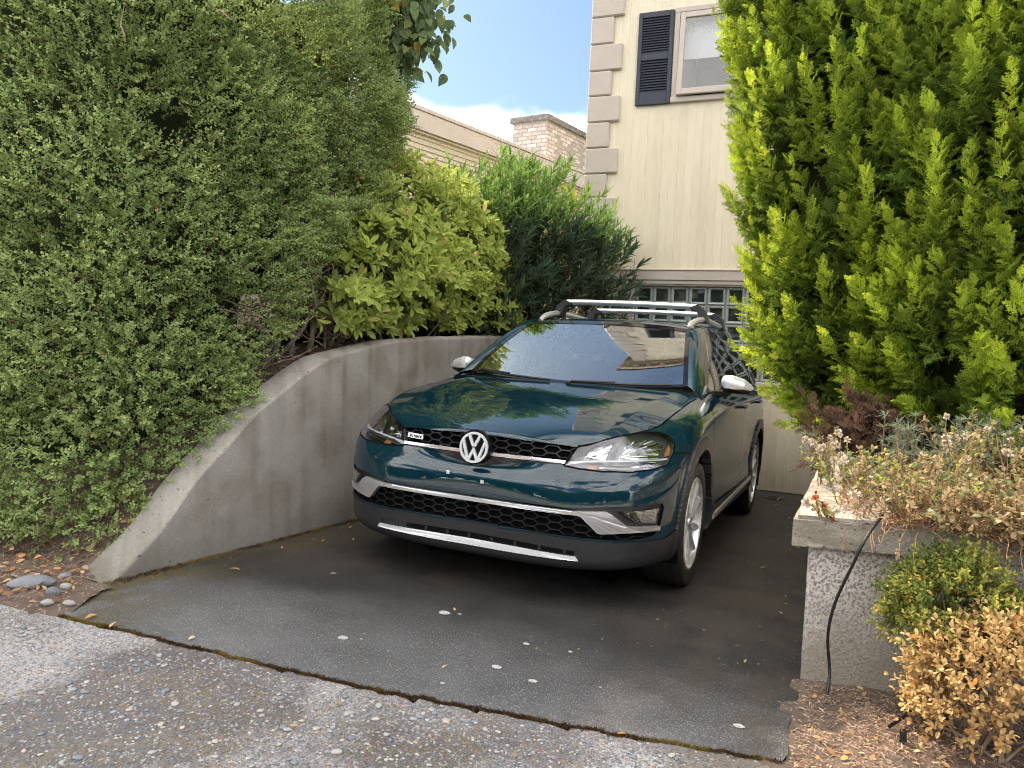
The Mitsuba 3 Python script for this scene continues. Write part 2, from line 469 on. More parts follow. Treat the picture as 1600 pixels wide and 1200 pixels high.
# ---------------------------------------------------------------- the curved retaining wall
def ret_wall():
    ys_ = np.unique(np.concatenate([np.linspace(-.835, 1.2, 90), np.linspace(1.2, 5.1, 60)]))
    rows = []
    for y in ys_:
        zt = float(wall_top(y)); zb = float(gz(-1.3, y)) - .15
        zt = max(zt, zb + .16)
        flare = .03 * np.clip((-.3 - y) / .6, 0, 1)
        r = .022
        x0, x1 = -1.30 - flare * .2, -1.50 - flare
        prof = [(x0, zb), (x0, (zb + zt) / 2), (x0, zt - r), (x0 - r * .3, zt - r * .3), (x0 - r, zt), ((x0 + x1) / 2, zt + .006), (x1 + r, zt - .004), (x1 + r * .3, zt - r * .3), (x1, zt - r), (x1, zb)]
        rows.append([(x, y, z) for x, z in prof])
    G = np.array(rows)
    G += (meshkit.fbm(G * 5, 3, seed=9)[..., None] - .5) * [.012, 0, .012]
    nose = G[0].mean(0) + [0, -.02, 0]
    q = grid_faces(*G.shape[:2])
    v = np.vstack([G.reshape(-1, 3), nose])
    f = np.vstack([tri(q), [[len(v) - 1, k + 1, k] for k in range(G.shape[1] - 1)]])
    m = trimesh.Trimesh(v, f, process=False)
    if m.face_normals[2 * 40].dot([1, 0, 0]) < 0 and m.face_normals[2 * 45].dot([1, 0, 0]) < 0:
        f = f[:, ::-1]
    return v, f


put('retaining_wall', ret_wall(), 'm_wall', 50, label='curved grey concrete retaining wall sweeping down beside the car', cat='wall')

# ---------------------------------------------------------------- planter walls on the right
PR = rotz(math.radians(12))


def local(m, x, y):
    return xf(m, PR, (x, y, 0))


pl = 'planter_wall'
tag(pl, 'low concrete planter wall with pebble face and thick sunlit coping', 'planter')


def roughen(m, edge, amp, f, seed):
    t = trimesh.Trimesh(*m); t = t.subdivide_to_size(edge)
    v = np.array(t.vertices)
    v += (meshkit.fbm(v * f, 3, seed=seed)[:, None] - .5) * amp * np.array(t.vertex_normals)
    return v, np.array(t.faces)


front = Polygon([(1.476, -.160), (2.9, .165), (2.9, .45), (1.70, .17), (1.70, 1.22), (1.476, 1.22)])
put(f'{pl}__body', roughen(prism(front, -.20, .492), .06, .012, 9, 1), 'm_aggwall', 30)
cop = Polygon([(1.420, -.215), (2.9, .118), (2.9, .47), (1.74, .21), (1.74, 1.22), (1.452, 1.22)])

put(f'{pl}__coping', cat_meshes([roughen(prism(cop, .492, .588), .05, .008, 12, 2), roughen(prism(cop.buffer(-.014, join_style='mitre'), .588, .602), .05, .006, 12, 3)]), 'm_coping', 30)
up = 'back_planter_wall'
tag(up, 'higher stretch of pale concrete planter wall under the conifer', 'planter')
put(f'{up}__body', roughen(box(1.50, 1.86, 1.25, 5.08, -.4, .60), .2, .01, 9, 4), 'm_aggwall', 30)
put(f'{up}__coping', roughen(box(1.478, 1.92, 1.222, 5.08, .602, .716, .012), .16, .008, 10, 5), 'm_coping', 30)
put('planter_soil', sheet(Polygon([(1.68, .16), (2.95, .46), (4.5, .6), (4.5, 5.0), (1.84, 5.0), (1.84, 1.2), (1.68, 1.2)]), .06, lambda x, y: .55 + .07 * meshkit.fbm(np.stack([x * 7, y * 7, x * 0], -1), 3) + .05 * np.clip(y - 1, 0, 2)), 'm_soil', True, kind='structure')
# ================================================================ the house
HY = 5.10


def siding_col(tone):
    def fn(p, n, uv):
        a = fbm(p.x * 3, 0.0, p.z * 1.2, 4)
        g = fbm(p.x * 90, 0.0, p.z * 6, 3)
        c = mix((0.63, 0.545, 0.395), (0.69, 0.605, 0.455), a) * tone
        drt = smoothstep(0.12, -0.28, p.z + 0.2 * (g - 0.5))
        c = mix(c, (0.40, 0.34, 0.25), drt * 0.55)
        drip = smoothstep(0.60, 0.80, fbm(p.x * 7, 2.0, p.z * 0.8, 4)) * 0.16
        return mix(c, (0.46, 0.40, 0.31), drip) * (0.95 + 0.1 * g)
    return proc(fn)


for k, t in enumerate((0.97, 1.0, 1.03)):
    mat(f'm_siding{k}', **rough(siding_col(t), 0.55, 0.35))
mat('m_taupe', **rough(proc(lambda p, n, uv: mix((0.42, 0.355, 0.30), (0.50, 0.43, 0.365), fbm(p.x * 5, p.y * 5, p.z * 5, 4)) * (0.96 + 0.08 * noise(p.x * 120, p.y * 120, p.z * 120))), 0.5, 0.35))
mat('m_shutter', **rough((0.030, 0.033, 0.046), 0.45, 0.4))
mat('m_core', type='diffuse', reflectance=rgb(.20, .17, .12))
mat('m_mortar', **rough((0.46, 0.47, 0.44), 0.6, 0.3))
mat('m_block_rim', type='plastic', diffuse_reflectance=rgb(.30, .33, .31), int_ior=1.5)
mat('m_block_face', type='plastic', diffuse_reflectance=proc(lambda p, n, uv: mix((0.022, 0.025, 0.022), (0.085, 0.09, 0.078), smoothstep(0.45, 0.8, fbm(p.x * 14, 0.0, p.z * 9, 3)))), int_ior=1.5)
mat('m_pane', type='thindielectric', int_ior=1.6)
mat('m_blind', type='twosided', bsdf={'type': 'diffuse', 'reflectance': rgb(.40, .41, .41)})
mat('m_room', type='twosided', bsdf={'type': 'diffuse', 'reflectance': rgb(.06, .055, .05)})
mat('m_grate', type='roughplastic', diffuse_reflectance=rgb(.03, .03, .03))
H = 'house'
tag(H, 'cream plank-sided house with taupe corner blocks behind the car', 'house')
W0, W1 = -1.24, 7.2
GBX0, GBX1, GBZ0, GBZ1 = -.626, 1.464, .806, 1.758                # glass blocks
WX0, WX1, WZ0, WZ1 = -.345, 1.10, 3.645, 4.60                     # upstairs window, frame included
put(f'{H}__core', cat_meshes([box(W0 + .03, W1, HY + .012, 11, -.45, GBZ0 - .05), box(W0 + .03, GBX0 - .1, HY + .012, 11, GBZ0 - .05, WZ0), box(GBX1 + .1, W1, HY + .012, 11, GBZ0 - .05, WZ0),
     box(GBX0 - .1, GBX1 + .1, HY + .012, 11, GBZ1 + .05, WZ0), box(GBX0 - .1, GBX1 + .1, HY + .16, 11, GBZ0 - .05, GBZ1 + .05), box(W0 + .03, WX0 + .06, HY + .012, 11, WZ0, WZ1), box(WX1 - .06, W1, HY + .012, 11, WZ0, WZ1), box(W0 + .03, W1, HY + .012, 11, WZ1, 7.2)]), 'm_core')
pw = .0833


def planks(x0, x1, z0, z1, holes=()):
    n = int(round((x1 - x0) / pw))
    w = (x1 - x0) / n
    for k in range(n):
        a, b = x0 + k * w, x0 + (k + 1) * w
        spans = [(z0, z1)]
        for hx0, hx1, hz0, hz1 in holes:
            if b > hx0 + .02 and a < hx1 - .02:
                spans = [s for lo, hi in spans for s in ((lo, min(hi, hz0)), (max(lo, hz1), hi)) if s[1] - s[0] > .03]
        dy = rng.normal(0, .0007)
        for lo, hi in spans:
            put(f'{H}__siding_plank', box(a + .0003, b - .0003, HY + dy, HY + .02, lo, hi, .0011), f'm_siding{rng.integers(3)}')


planks(-.99, 3.4, 1.925, 5.2, [(WX0, WX1, WZ0, WZ1)])
planks(W0 + .02, GBX0 - .102, -.283, 1.813)
planks(GBX0 - .102, GBX1 + .1, -.283, GBZ0 - .045)
planks(GBX1 + .1, 3.4, -.283, 1.813)
put(f'{H}__wall_far', cat_meshes([box(3.4, W1, HY, HY + .02, -.283, 5.2), box(W0 + .02, -.99, HY + .004, HY + .02, 1.925, 5.2), box(W0 + .03, W1, HY, HY + .02, 5.2, 7.2)]), 'm_siding1')
put(f'{H}__side_wall', box(W0 + .005, W0 + .03, HY + .02, 11, -.3, 7.2), 'm_siding1')
put(f'{H}__plinth', box(W0 + .01, W1, HY + .004, HY + .03, -.5, -.288), 'm_core')
# belt course
put(f'{H}__belt_course', cat_meshes([box(W0 + .005, 3.5, HY - .030, HY + .01, 1.818, 1.918, .004), box(W0 + .005, 3.5, HY - .040, HY + .01, 1.9185, 1.931, .003)]), 'm_taupe', 30)
# corner blocks, wide and narrow by turns
zt = 5.10
edges = [4.860, 4.590, 4.310, 4.030, 3.768, 3.492, 3.220, 2.946, 2.697, 2.430, 2.180, 1.931]
edges = [edges[0] + .275 * k for k in range(8, 0, -1)] + edges
for k, (hi, lo) in enumerate(zip(edges[:-1], edges[1:])):
    wide = (len(edges) - k) % 2 == 0
    x1 = -.886 if wide else -.990
    put(f'{H}__corner_block', cat_meshes([box(W0 - .004, x1, HY - .042, HY + .02, lo + .0035, hi - .0035, .012), box(W0 - .008, W0 + .2, HY + .02, HY + (.30 if not wide else .20), lo + .0035, hi - .0035, .012)]), 'm_taupe', 20)
# upstairs window: casing, sash standing a little open, pane, blind
w = f'{H}__window'
num(w)
put(w + '__frame', cat_meshes([box(WX0, WX0 + .055, HY - .022, HY + .10, WZ0 + .05, WZ1 - .05, .004), box(WX1 - .055, WX1, HY - .022, HY + .10, WZ0 + .05, WZ1 - .05, .004), box(WX0, WX1, HY - .022, HY + .10, WZ1 - .05, WZ1, .004), box(WX0 - .004, WX1 + .004, HY - .040, HY + .10, WZ0 - .004, WZ0 + .05, .006)]), 'm_taupe', 20)
sx0, sx1, sz0, sz1 = WX0 + .062, WX1 - .06, WZ0 + .058, WZ1 - .058
sash = cat_meshes([box(sx0, sx0 + .052, -.02, .02, sz0, sz1, .004), box(sx1 - .052, sx1, -.02, .02, sz0, sz1, .004), box(sx0 + .052, sx1 - .052, -.019, .019, sz1 - .055, sz1, .004), box(sx0 + .052, sx1 - .052, -.019, .019, sz0, sz0 + .06, .004)])
Rh = rotx(math.radians(-3.5))


def hung(m):
    v, f = m
    return (np.asarray(v) - [0, 0, sz1]) @ Rh.T + [0, HY - .010, sz1], f


put(w + '__sash', hung(sash), 'm_taupe', 20)
put(w + '__pane', hung((np.array([(sx0 + .05, 0, sz0 + .055), (sx1 - .05, 0, sz0 + .055), (sx1 - .05, 0, sz1 - .05), (sx0 + .05, 0, sz1 - .05)]), np.array([[0, 1, 2], [0, 2, 3]]))), 'm_pane')
sl = [box(sx0 + .02, sx1 - .02, HY + .085, HY + .09, z, z + .021) for z in np.arange(sz1 - .44, sz1 - .02, .0225)]
put(w + '__blind', cat_meshes(sl), 'm_blind')
put(w + '__room', cat_meshes([box(WX0 + .05, WX1 - .05, HY + .9, HY + .95, WZ0 - .3, WZ1 + .2), box(WX0 + .05, WX1 - .05, HY + .1, HY + .9, WZ0 - .02, WZ0), box(WX0 + .05, WX1 - .05, HY + .1, HY + .9, WZ1, WZ1 + .02)]), 'm_room')
# louvred shutters
def shutter(x0, x1, z0, z1):
    s = num(f'{H}__shutter')
    y0 = HY - .036
    put(s + '__frame', cat_meshes([box(x0, x0 + .042, y0, HY - .002, z0, z1, .005), box(x1 - .042, x1, y0, HY - .002, z0, z1, .005), box(x0 + .042, x1 - .042, y0 + .002, HY - .002, z1 - .058, z1, .004), box(x0 + .042, x1 - .042, y0 + .002, HY - .002, z0, z0 + .125, .004),
         box(x0 + .042, x1 - .042, y0 + .002, HY - .002, z0 + .455, z0 + .525, .004), box(x0 + .04, x1 - .04, HY - .008, HY - .0015, z0 + .1, z1 - .05)]), 'm_shutter', 20)
    for lo, hi in ((z0 + .125, z0 + .455), (z0 + .525, z1 - .058)):
        n = int((hi - lo) / .0258)
        for k in range(n):
            zc = lo + (k + .5) * (hi - lo) / n
            m_ = box(x0 + .042, x1 - .042, -.0035, .0035, -.0155, .0155, .002)
            m_ = xf(m_, rotx(math.radians(-38)), (0, HY - .020, zc))
            put(s + '__slat', m_, 'm_shutter', 30)


shutter(-.722, -.352, 3.637, 4.585)
shutter(WX1 + .006, WX1 + .376, 3.637, 4.585)
# glass block window
g = f'{H}__glass_block_window'
num(g)
put(g + '__frame', cat_meshes([box(GBX0 - .10, GBX0 - .042, HY - .020, HY + .10, GBZ0, GBZ1 + .058, .004), box(GBX0 - .0415, GBX0 - .004, HY - .004, HY + .10, GBZ0, GBZ1 + .02, .004), box(GBX1 + .004, GBX1 + .10, HY - .020, HY + .10, GBZ0, GBZ1 + .058, .004),
     box(GBX0 - .0415, GBX1 + .004, HY - .017, HY + .10, GBZ1 + .018, GBZ1 + .0575, .004), box(GBX0 - .0415, GBX1 + .004, HY - .002, HY + .10, GBZ1 + .002, GBZ1 + .0175, .003), box(GBX0 - .11, GBX1 + .11, HY - .040, HY + .12, GBZ0 - .045, GBZ0 - .002, .006)]), 'm_taupe', 20)
put(g + '__mortar', box(GBX0 - .003, GBX1 + .003, HY + .060, HY + .14, GBZ0 - .002, GBZ1 + .002), 'm_mortar')
nx, nz = 11, 5
bw, bh = (GBX1 - GBX0) / nx, (GBZ1 - GBZ0) / nz
for i in range(nx):
    for j in range(nz):
        x0, x1, z0, z1 = GBX0 + i * bw + .007, GBX0 + (i + 1) * bw - .007, GBZ0 + j * bh + .007, GBZ0 + (j + 1) * bh - .007
        o = np.array([(x0, z0), (x1, z0), (x1, z1), (x0, z1)])
        c = o.mean(0)
        rows = [(1.0, .060), (1.0, .036), (.93, .028), (.80, .030), (.70, .050)]
        v = np.array([[(*(c + (o[k] - c) * s), d) for k in range(4)] for s, d in rows]).reshape(-1, 3)
        v = np.stack([v[:, 0], HY + v[:, 2], v[:, 1]], 1)
        fq = np.array([[r * 4 + k, r * 4 + (k + 1) % 4, (r + 1) * 4 + (k + 1) % 4, (r + 1) * 4 + k] for r in range(4) for k in range(4)])
        b = put(g + '__glass_block', (v, tri(fq)), 'm_block_rim', False)
        put(g + '__block_face', (v[16:], np.array([[0, 1, 2], [0, 2, 3]])), 'm_block_face', False)
# second floor, cornice and eaves: above the picture, seen in the car's paint
for x0 in (-.35, 2.9, 5.0):
    w2 = num(f'{H}__top_window')
    put(w2 + '__frame', cat_meshes([box(x0, x0 + .06, HY - .022, HY + .02, 5.55, 6.55, .004), box(x0 + 1.14, x0 + 1.2, HY - .022, HY + .02, 5.55, 6.55, .004), box(x0 + .06, x0 + 1.14, HY - .022, HY + .02, 6.49, 6.55, .004), box(x0 + .06, x0 + 1.14, HY - .03, HY + .02, 5.55, 5.61, .004)]), 'm_taupe', 20)
    put(w2 + '__pane', box(x0 + .06, x0 + 1.14, HY - .004, HY + .01, 5.61, 6.49), 'm_block_face')
put(f'{H}__cornice', cat_meshes([box(W0 - .25, W1 + .2, HY - .30, HY + .1, 7.05, 7.25, .02), box(W0 - .12, W1 + .1, HY - .14, HY + .1, 6.90, 7.05, .02)] + [box(x, x + .09, HY - .24, HY + .05, 6.93, 7.05) for x in np.arange(W0, W1, .35)]), 'm_taupe', 20)
put(f'{H}__roof', hull([(W0 - .3, HY - .35, 7.252), (W1 + .3, HY - .35, 7.252), (W0 - .3, 11.3, 7.252), (W1 + .3, 11.3, 7.252), (W0 + 2, 8.2, 8.6), (W1 - 2, 8.2, 8.6)]), 'm_core')
# drain in the pad by the house
tag('floor_drain', 'round dark drain grate in the pad beside the house wall', 'drain')
gx, gy = .955, 4.55
gzz = float(gz(gx, gy)) + .004
ringd = Point(0, 0).buffer(.085, 24).difference(shapely.union_all([shapely.box(-.06 + .012, y - .006, .06 - .012, y + .006) for y in np.linspace(-.055, .055, 6)]))
put('floor_drain__grate', xf(prism(ringd, 0, .010), None, (gx, gy, gzz)), 'm_grate', 20)
put('floor_drain__well', xf(prism(Point(0, 0).buffer(.08, 24), -.001, .001), None, (gx, gy, gzz)), 'm_void', 20)

# ================================================================ the neighbour's flat-roofed building and its chimney
mat('m_fascia', **rough(proc(lambda p, n, uv: mix((0.40, 0.375, 0.36), (0.47, 0.445, 0.43), fbm(p.x * 2, p.y * 2, p.z * 4, 4))), 0.5, 0.3))
mat('m_lap', **rough((0.44, 0.425, 0.355), 0.6, 0.3))
for k, c in enumerate(((0.50, 0.44, 0.40), (0.58, 0.52, 0.47), (0.42, 0.36, 0.32))):
    mat(f'm_brick{k}', **rough(proc(lambda p, n, uv, c=c: mi.Color3f(c) * (0.75 + 0.5 * fbm(p.x * 20, p.y * 20, p.z * 20, 3))), 0.85, 0.15))
mat('m_chim_mortar', **rough((0.36, 0.32, 0.29), 0.9, 0.1))
mat('m_chim_cap', **rough(proc(lambda p, n, uv: mix((0.10, 0.095, 0.09), (0.30, 0.29, 0.27), fbm(p.x * 16, p.y * 16, p.z * 16, 4))), 0.9, 0.1))
N = 'neighbour_building'
tag(N, 'low beige flat-roofed building with wide fascia seen over the shrubs', 'building')
NA = math.atan2(-.18, .984)                                      # its wall runs along this heading
NR = rotz(NA)
NO = np.array([-4.31, 6.686, 0])


def nb(m):
    return xf(m, NR, NO)


put(f'{N}__wall', nb(box(-9, -.02, -4, 13, -.5, 4.0)), 'm_lap')
for k, z in enumerate(np.arange(3.0, 3.95, .075)):
    put(f'{N}__lap_board', nb(hull([(-.02, -4, z), (.022, -4, z), (.004, -4, z + .074), (-.02, -4, z + .074), (-.02, 13, z), (.022, 13, z), (.004, 13, z + .074), (-.02, 13, z + .074)])), 'm_lap')
put(f'{N}__soffit_trim', nb(box(-.02, .06, -4, 13, 3.955, 3.985, .003)), 'm_lap')
put(f'{N}__fascia', nb(cat_meshes([box(-9, .10, -4, 4.30, 3.99, 4.245, .004), box(-9, .10, 4.306, 13, 3.99, 4.245, .004)])), 'm_fascia', 20)
put(f'{N}__roof_edge', nb(cat_meshes([box(-9, .115, -4, 1.0, 4.252, 4.305, .004), box(-9, .115, 1.005, 13, 4.252, 4.305, .004)])), 'm_fascia', 20)
# chimney: bricks laid one by one on the two faces that show
ch = f'{N}__chimney'
num(ch)
CO = np.array([-3.87, 10.48, 0]); CA = rotz(math.radians(-9))
cz0, cz1 = 4.2, 5.10


def chm(m):
    return xf(m, CA, CO)


put(ch + '__core', chm(box(-.742, -.008, .008, 1.9, 3.6, cz1)), 'm_chim_mortar')
for face in (0, 1):
    L = .75 if face == 0 else 1.9
    for r_ in range(int((cz1 - cz0) / .072)):
        z = cz0 + r_ * .072
        x = -.105 * (r_ % 2)
        while x < L - .01:
            a, b = max(0, x), min(L, x + .2)
            if b - a > .03:
                hole = face == 1 and r_ in range(3, 10) and any(abs((a + b) / 2 - c) < .10 for c in (.45, .95, 1.45))
                if not hole:
                    m_ = box(-b, -a - .010, 0, .05, z, z + .060, .004) if face == 0 else box(-.05, 0, a + .0, b - .010, z, z + .060, .004)
                    put(ch + '__brick', chm(xf(m_, None, (0, -.001 * rng.random(), 0))), f'm_brick{rng.integers(3)}')
            x += .21
put(ch + '__cap', chm(roughen(box(-.79, .04, -.04, 1.95, cz1, cz1 + .105, .01), .1, .02, 8, 3)), 'm_chim_cap', 30)
# ================================================================ the car (its own frame: x to its left, y rearwards from the bumper, z up)
CARM = np.array([[0.99992, 0.0, 0.0128], [-0.00068, 0.9986, 0.05297], [-0.01278, -0.05298, 0.99851]])
CAR = 'parked_car'
tag(CAR, 'dark teal estate car with silver roof bars parked nose out on the driveway', 'car')


def putc(key, mesh, bsdf, smooth=40, **kw):
    v, f = mesh
    return put(f'{CAR}__{key}' if not key.startswith(CAR) else key, (np.asarray(v) @ CARM.T, f), bsdf, smooth, **kw)


two('m_paint', type='plastic', diffuse_reflectance=proc(lambda p, n, uv: mix((0.0040, 0.046, 0.074), (0.0058, 0.060, 0.092), cell_rand(p.x * 900, p.y * 900, p.z * 900))), int_ior=1.65, nonlinear=True)
two('m_trim', type='roughplastic', diffuse_reflectance=rgb(0.014, 0.014, 0.016), alpha=0.22, int_ior=1.45)
two('m_cladding', type='roughplastic', diffuse_reflectance=proc(lambda p, n, uv: mix((0.016, 0.016, 0.018), (0.026, 0.026, 0.028), fbm(p.x * 60, p.y * 60, p.z * 60, 3))), alpha=0.22, int_ior=1.5)
two('m_gloss_black', type='plastic', diffuse_reflectance=rgb(0.006, 0.006, 0.007), int_ior=1.5)
two('m_black', type='roughplastic', diffuse_reflectance=rgb(0.010, 0.010, 0.011), alpha=0.3)
two('m_satin', type='principled', base_color=rgb(0.68, 0.68, 0.69), metallic=0.85, roughness=0.30)
two('m_alu', type='principled', base_color=rgb(0.92, 0.92, 0.93), metallic=0.55, roughness=0.32)
two('m_cap', type='principled', base_color=rgb(0.82, 0.82, 0.83), metallic=0.5, roughness=0.27, clearcoat=0.7)
two('m_badge', type='principled', base_color=rgb(0.90, 0.90, 0.92), metallic=0.65, roughness=0.22)
two('m_wheel', type='principled', base_color=rgb(0.66, 0.66, 0.67), metallic=0.65, roughness=0.28, clearcoat=0.6)
two('m_chrome', type='roughconductor', material='Cr', alpha=0.06)
mat('m_mirror', type='conductor', material='Ag')
two('m_tyre', type='roughplastic', diffuse_reflectance=proc(lambda p, n, uv: mix((0.016, 0.016, 0.017), (0.035, 0.033, 0.031), fbm(p.x * 25, p.y * 25, p.z * 25, 3))), alpha=0.35)
mat('m_screen_glass', type='thindielectric', int_ior=3.0, specular_transmittance=rgb(.6, .62, .61))
mat('m_lens', type='thindielectric', int_ior=1.5)
two('m_amber', type='plastic', diffuse_reflectance=rgb(0.22, 0.085, 0.03), int_ior=1.5)
mat('m_reflector', type='twosided', bsdf={'type': 'roughconductor', 'material': 'Al', 'alpha': 0.05, 'specular_reflectance': rgb(.66, .66, .68)})
two('m_lampwhite', type='plastic', diffuse_reflectance=rgb(0.40, 0.41, 0.43), int_ior=1.5)
two('m_lampgrey', type='principled', base_color=rgb(0.28, 0.28, 0.33), metallic=0.7, roughness=0.2)
mat('m_cabin', type='twosided', bsdf={'type': 'diffuse', 'reflectance': rgb(0.035, 0.035, 0.038)})
mat('m_liner', type='twosided', bsdf={'type': 'diffuse', 'reflectance': rgb(0.42, 0.41, 0.38)})
mat('m_paper', type='diffuse', reflectance=rgb(0.7, 0.72, 0.72))
two('m_disc', type='principled', base_color=rgb(0.25, 0.24, 0.23), metallic=0.8, roughness=0.4)

# rings from the sill up, each through the same twenty columns from the nose round to the tail
SIDE_Y = [0.60, 0.87, 1.15, 1.45, 2.0, 2.6, 3.1, 3.5, 3.9]


def ring(front, xs, zs, rear):
    return np.array(front + [(x, y, z) for x, y, z in zip(xs, SIDE_Y, zs)] + rear)


RINGS = [
    ring([(0, .10, .175), (.22, .10, .175), (.42, .115, .178), (.60, .16, .185), (.72, .23, .20), (.79, .31, .21), (.82, .42, .215)],
         [.83] * 8 + [.82], [.22, .22, .22, .22, .225, .225, .225, .23, .23], [(.80, 4.25, .25), (.68, 4.42, .27), (.4, 4.48, .27), (0, 4.5, .27)]),
    ring([(0, .050, .207), (.22, .052, .207), (.42, .064, .209), (.60, .115, .222), (.72, .185, .235), (.805, .28, .245), (.852, .40, .25)],
         [.868, .875, .878, .88, .88, .88, .88, .878, .87], [.25, .25, .25, .26, .265, .27, .27, .27, .27], [(.84, 4.27, .29), (.70, 4.47, .30), (.4, 4.53, .30), (0, 4.55, .30)]),
    ring([(0, .042, .33), (.22, .043, .33), (.42, .055, .33), (.60, .108, .335), (.725, .18, .335), (.815, .275, .335), (.866, .39, .34)],
         [.884, .892, .893, .893, .893, .893, .893, .893, .885], [.34, .35, .36, .36, .37, .37, .37, .37, .37], [(.855, 4.28, .38), (.715, 4.49, .38), (.4, 4.55, .38), (0, 4.57, .38)]),
    ring([(0, .034, .45), (.22, .034, .45), (.42, .042, .45), (.60, .092, .45), (.735, .165, .45), (.825, .265, .45), (.870, .38, .45)],
         [.887, .893, .882, .874, .873, .873, .877, .890, .888], [.46, .47, .48, .48, .48, .48, .48, .48, .48], [(.85, 4.3, .48), (.72, 4.5, .48), (.4, 4.56, .48), (0, 4.58, .48)]),
    ring([(0, .037, .542), (.22, .038, .542), (.42, .050, .544), (.60, .098, .546), (.735, .172, .548), (.825, .274, .551), (.871, .390, .556)],
         [.889, .896, .886, .879, .878, .878, .881, .893, .890], [.57, .58, .58, .58, .58, .58, .58, .58, .58], [(.85, 4.3, .58), (.72, 4.5, .58), (.4, 4.56, .58), (0, 4.58, .58)]),
    ring([(0, .058, .590), (.22, .064, .598), (.42, .086, .622), (.60, .135, .630), (.735, .20, .638), (.825, .305, .646), (.867, .42, .653)],
         [.886, .895, .888, .883, .882, .882, .884, .893, .889], [.66, .67, .67, .67, .67, .67, .68, .68, .68], [(.85, 4.3, .68), (.72, 4.5, .68), (.4, 4.56, .68), (0, 4.58, .68)]),
    ring([(0, .052, .675), (.22, .066, .677), (.436, .116, .682), (.60, .185, .700), (.73, .280, .712), (.81, .385, .725), (.847, .48, .738)],
         [.877, .891, .887, .885, .885, .885, .886, .892, .887], [.75, .76, .76, .76, .77, .77, .78, .78, .79], [(.845, 4.3, .79), (.715, 4.49, .79), (.4, 4.55, .79), (0, 4.57, .79)]),
    ring([(0, .047, .738), (.22, .068, .733), (.450, .136, .711), (.580, .214, .750), (.695, .337, .782), (.768, .455, .799), (.802, .535, .810)],
         [.826, .855, .868, .879, .884, .884, .882, .885, .875], [.824, .862, .876, .885, .898, .908, .915, .92, .925], [(.83, 4.28, .925), (.70, 4.45, .92), (.4, 4.51, .91), (0, 4.53, .91)]),
    ring([(0, .058, .756), (.22, .080, .751), (.456, .150, .725), (.574, .230, .770), (.684, .372, .806), (.738, .488, .829), (.752, .565, .852)],
         [.757, .768, .766, .800, .815, .815, .81, .805, .79], [.862, .912, .947, .990, 1.01, 1.03, 1.045, 1.055, 1.065], [(.74, 4.25, 1.07), (.62, 4.38, 1.07), (.35, 4.44, 1.06), (0, 4.46, 1.06)]),
]
RINGS = np.array(RINGS)                                    # ring, column, xyz
ARC = np.concatenate([[0], np.cumsum(np.linalg.norm(np.diff(RINGS[3], axis=0), axis=1))])


def body_grid(ns_front=290, ns_mid=130, ns_rear=40, nt=120):
    s = np.unique(np.concatenate([np.linspace(0, ARC[9], ns_front), np.linspace(ARC[9], ARC[15], ns_mid), np.linspace(ARC[15], ARC[-1], ns_rear)]))
    along = PchipInterpolator(ARC, RINGS, axis=1)(s)       # ring, s, xyz
    tk = np.linspace(0, 1, len(RINGS))
    t = np.linspace(0, 1, nt)
    g = PchipInterpolator(tk, along, axis=0)(t)            # t, s, xyz
    g = np.transpose(g, (1, 0, 2))
    n = 30                                                 # fair the surface: smooth it along both directions, edges kept, mirrored at the centre line
    head = g[n:0:-1] * [-1, 1, 1]
    p = np.concatenate([head, g, 2 * g[-1:] - g[-2:-n - 2:-1]])
    p = gaussian_filter1d(p, 9, axis=0)[n:-n]
    p = np.pad(p, ((0, 0), (n, n), (0, 0)), mode='reflect', reflect_type='odd')
    p = gaussian_filter1d(p, 2.2, axis=1)[:, n:-n]
    return s, t, p


BS, BT, BG = body_grid()
BTREE = cKDTree(BG.reshape(-1, 3))
BN = np.cross(np.gradient(BG, axis=0), np.gradient(BG, axis=1))
BN /= np.linalg.norm(BN, axis=2, keepdims=True) + 1e-12      # checked below: outwards
if BN[140, 56] @ np.array([1.0, -1.0, 0]) < 0:
    BN = -BN
BI = np.stack(np.meshgrid(np.arange(len(BS)), np.arange(len(BT)), indexing='ij'), -1).astype(float)   # grid coordinates of each node


def to_param(P):
    """The body's grid coordinates (i, j) nearest the points P."""
    P = np.atleast_2d(P)
    _, k = BTREE.query(P)
    i, j = np.unravel_index(k, BG.shape[:2])
    out = []
    for p, a, b in zip(P, i, j):
        a0, b0 = min(max(a, 1), len(BS) - 2), min(max(b, 1), len(BT) - 2)
        du, dv = (BG[a0 + 1, b0] - BG[a0 - 1, b0]) / 2, (BG[a0, b0 + 1] - BG[a0, b0 - 1]) / 2
        sol = np.linalg.lstsq(np.stack([du, dv], 1), p - BG[a0, b0], rcond=None)[0]
        out.append((np.clip(a0 + sol[0], 0, len(BS) - 1), np.clip(b0 + sol[1], 0, len(BT) - 1)))
    return np.array(out)


def at_param(q, off=0.0):
    q = np.atleast_2d(q)
    i = np.clip(q[:, 0], 0, len(BS) - 1.001).astype(int)
    j = np.clip(q[:, 1], 0, len(BT) - 1.001).astype(int)
    a, b = (q[:, 0] - i)[:, None], (q[:, 1] - j)[:, None]

    def lerp(A):
        return A[i, j] * (1 - a) * (1 - b) + A[i + 1, j] * a * (1 - b) + A[i, j + 1] * (1 - a) * b + A[i + 1, j + 1] * a * b
    return lerp(BG) + lerp(BN) * off


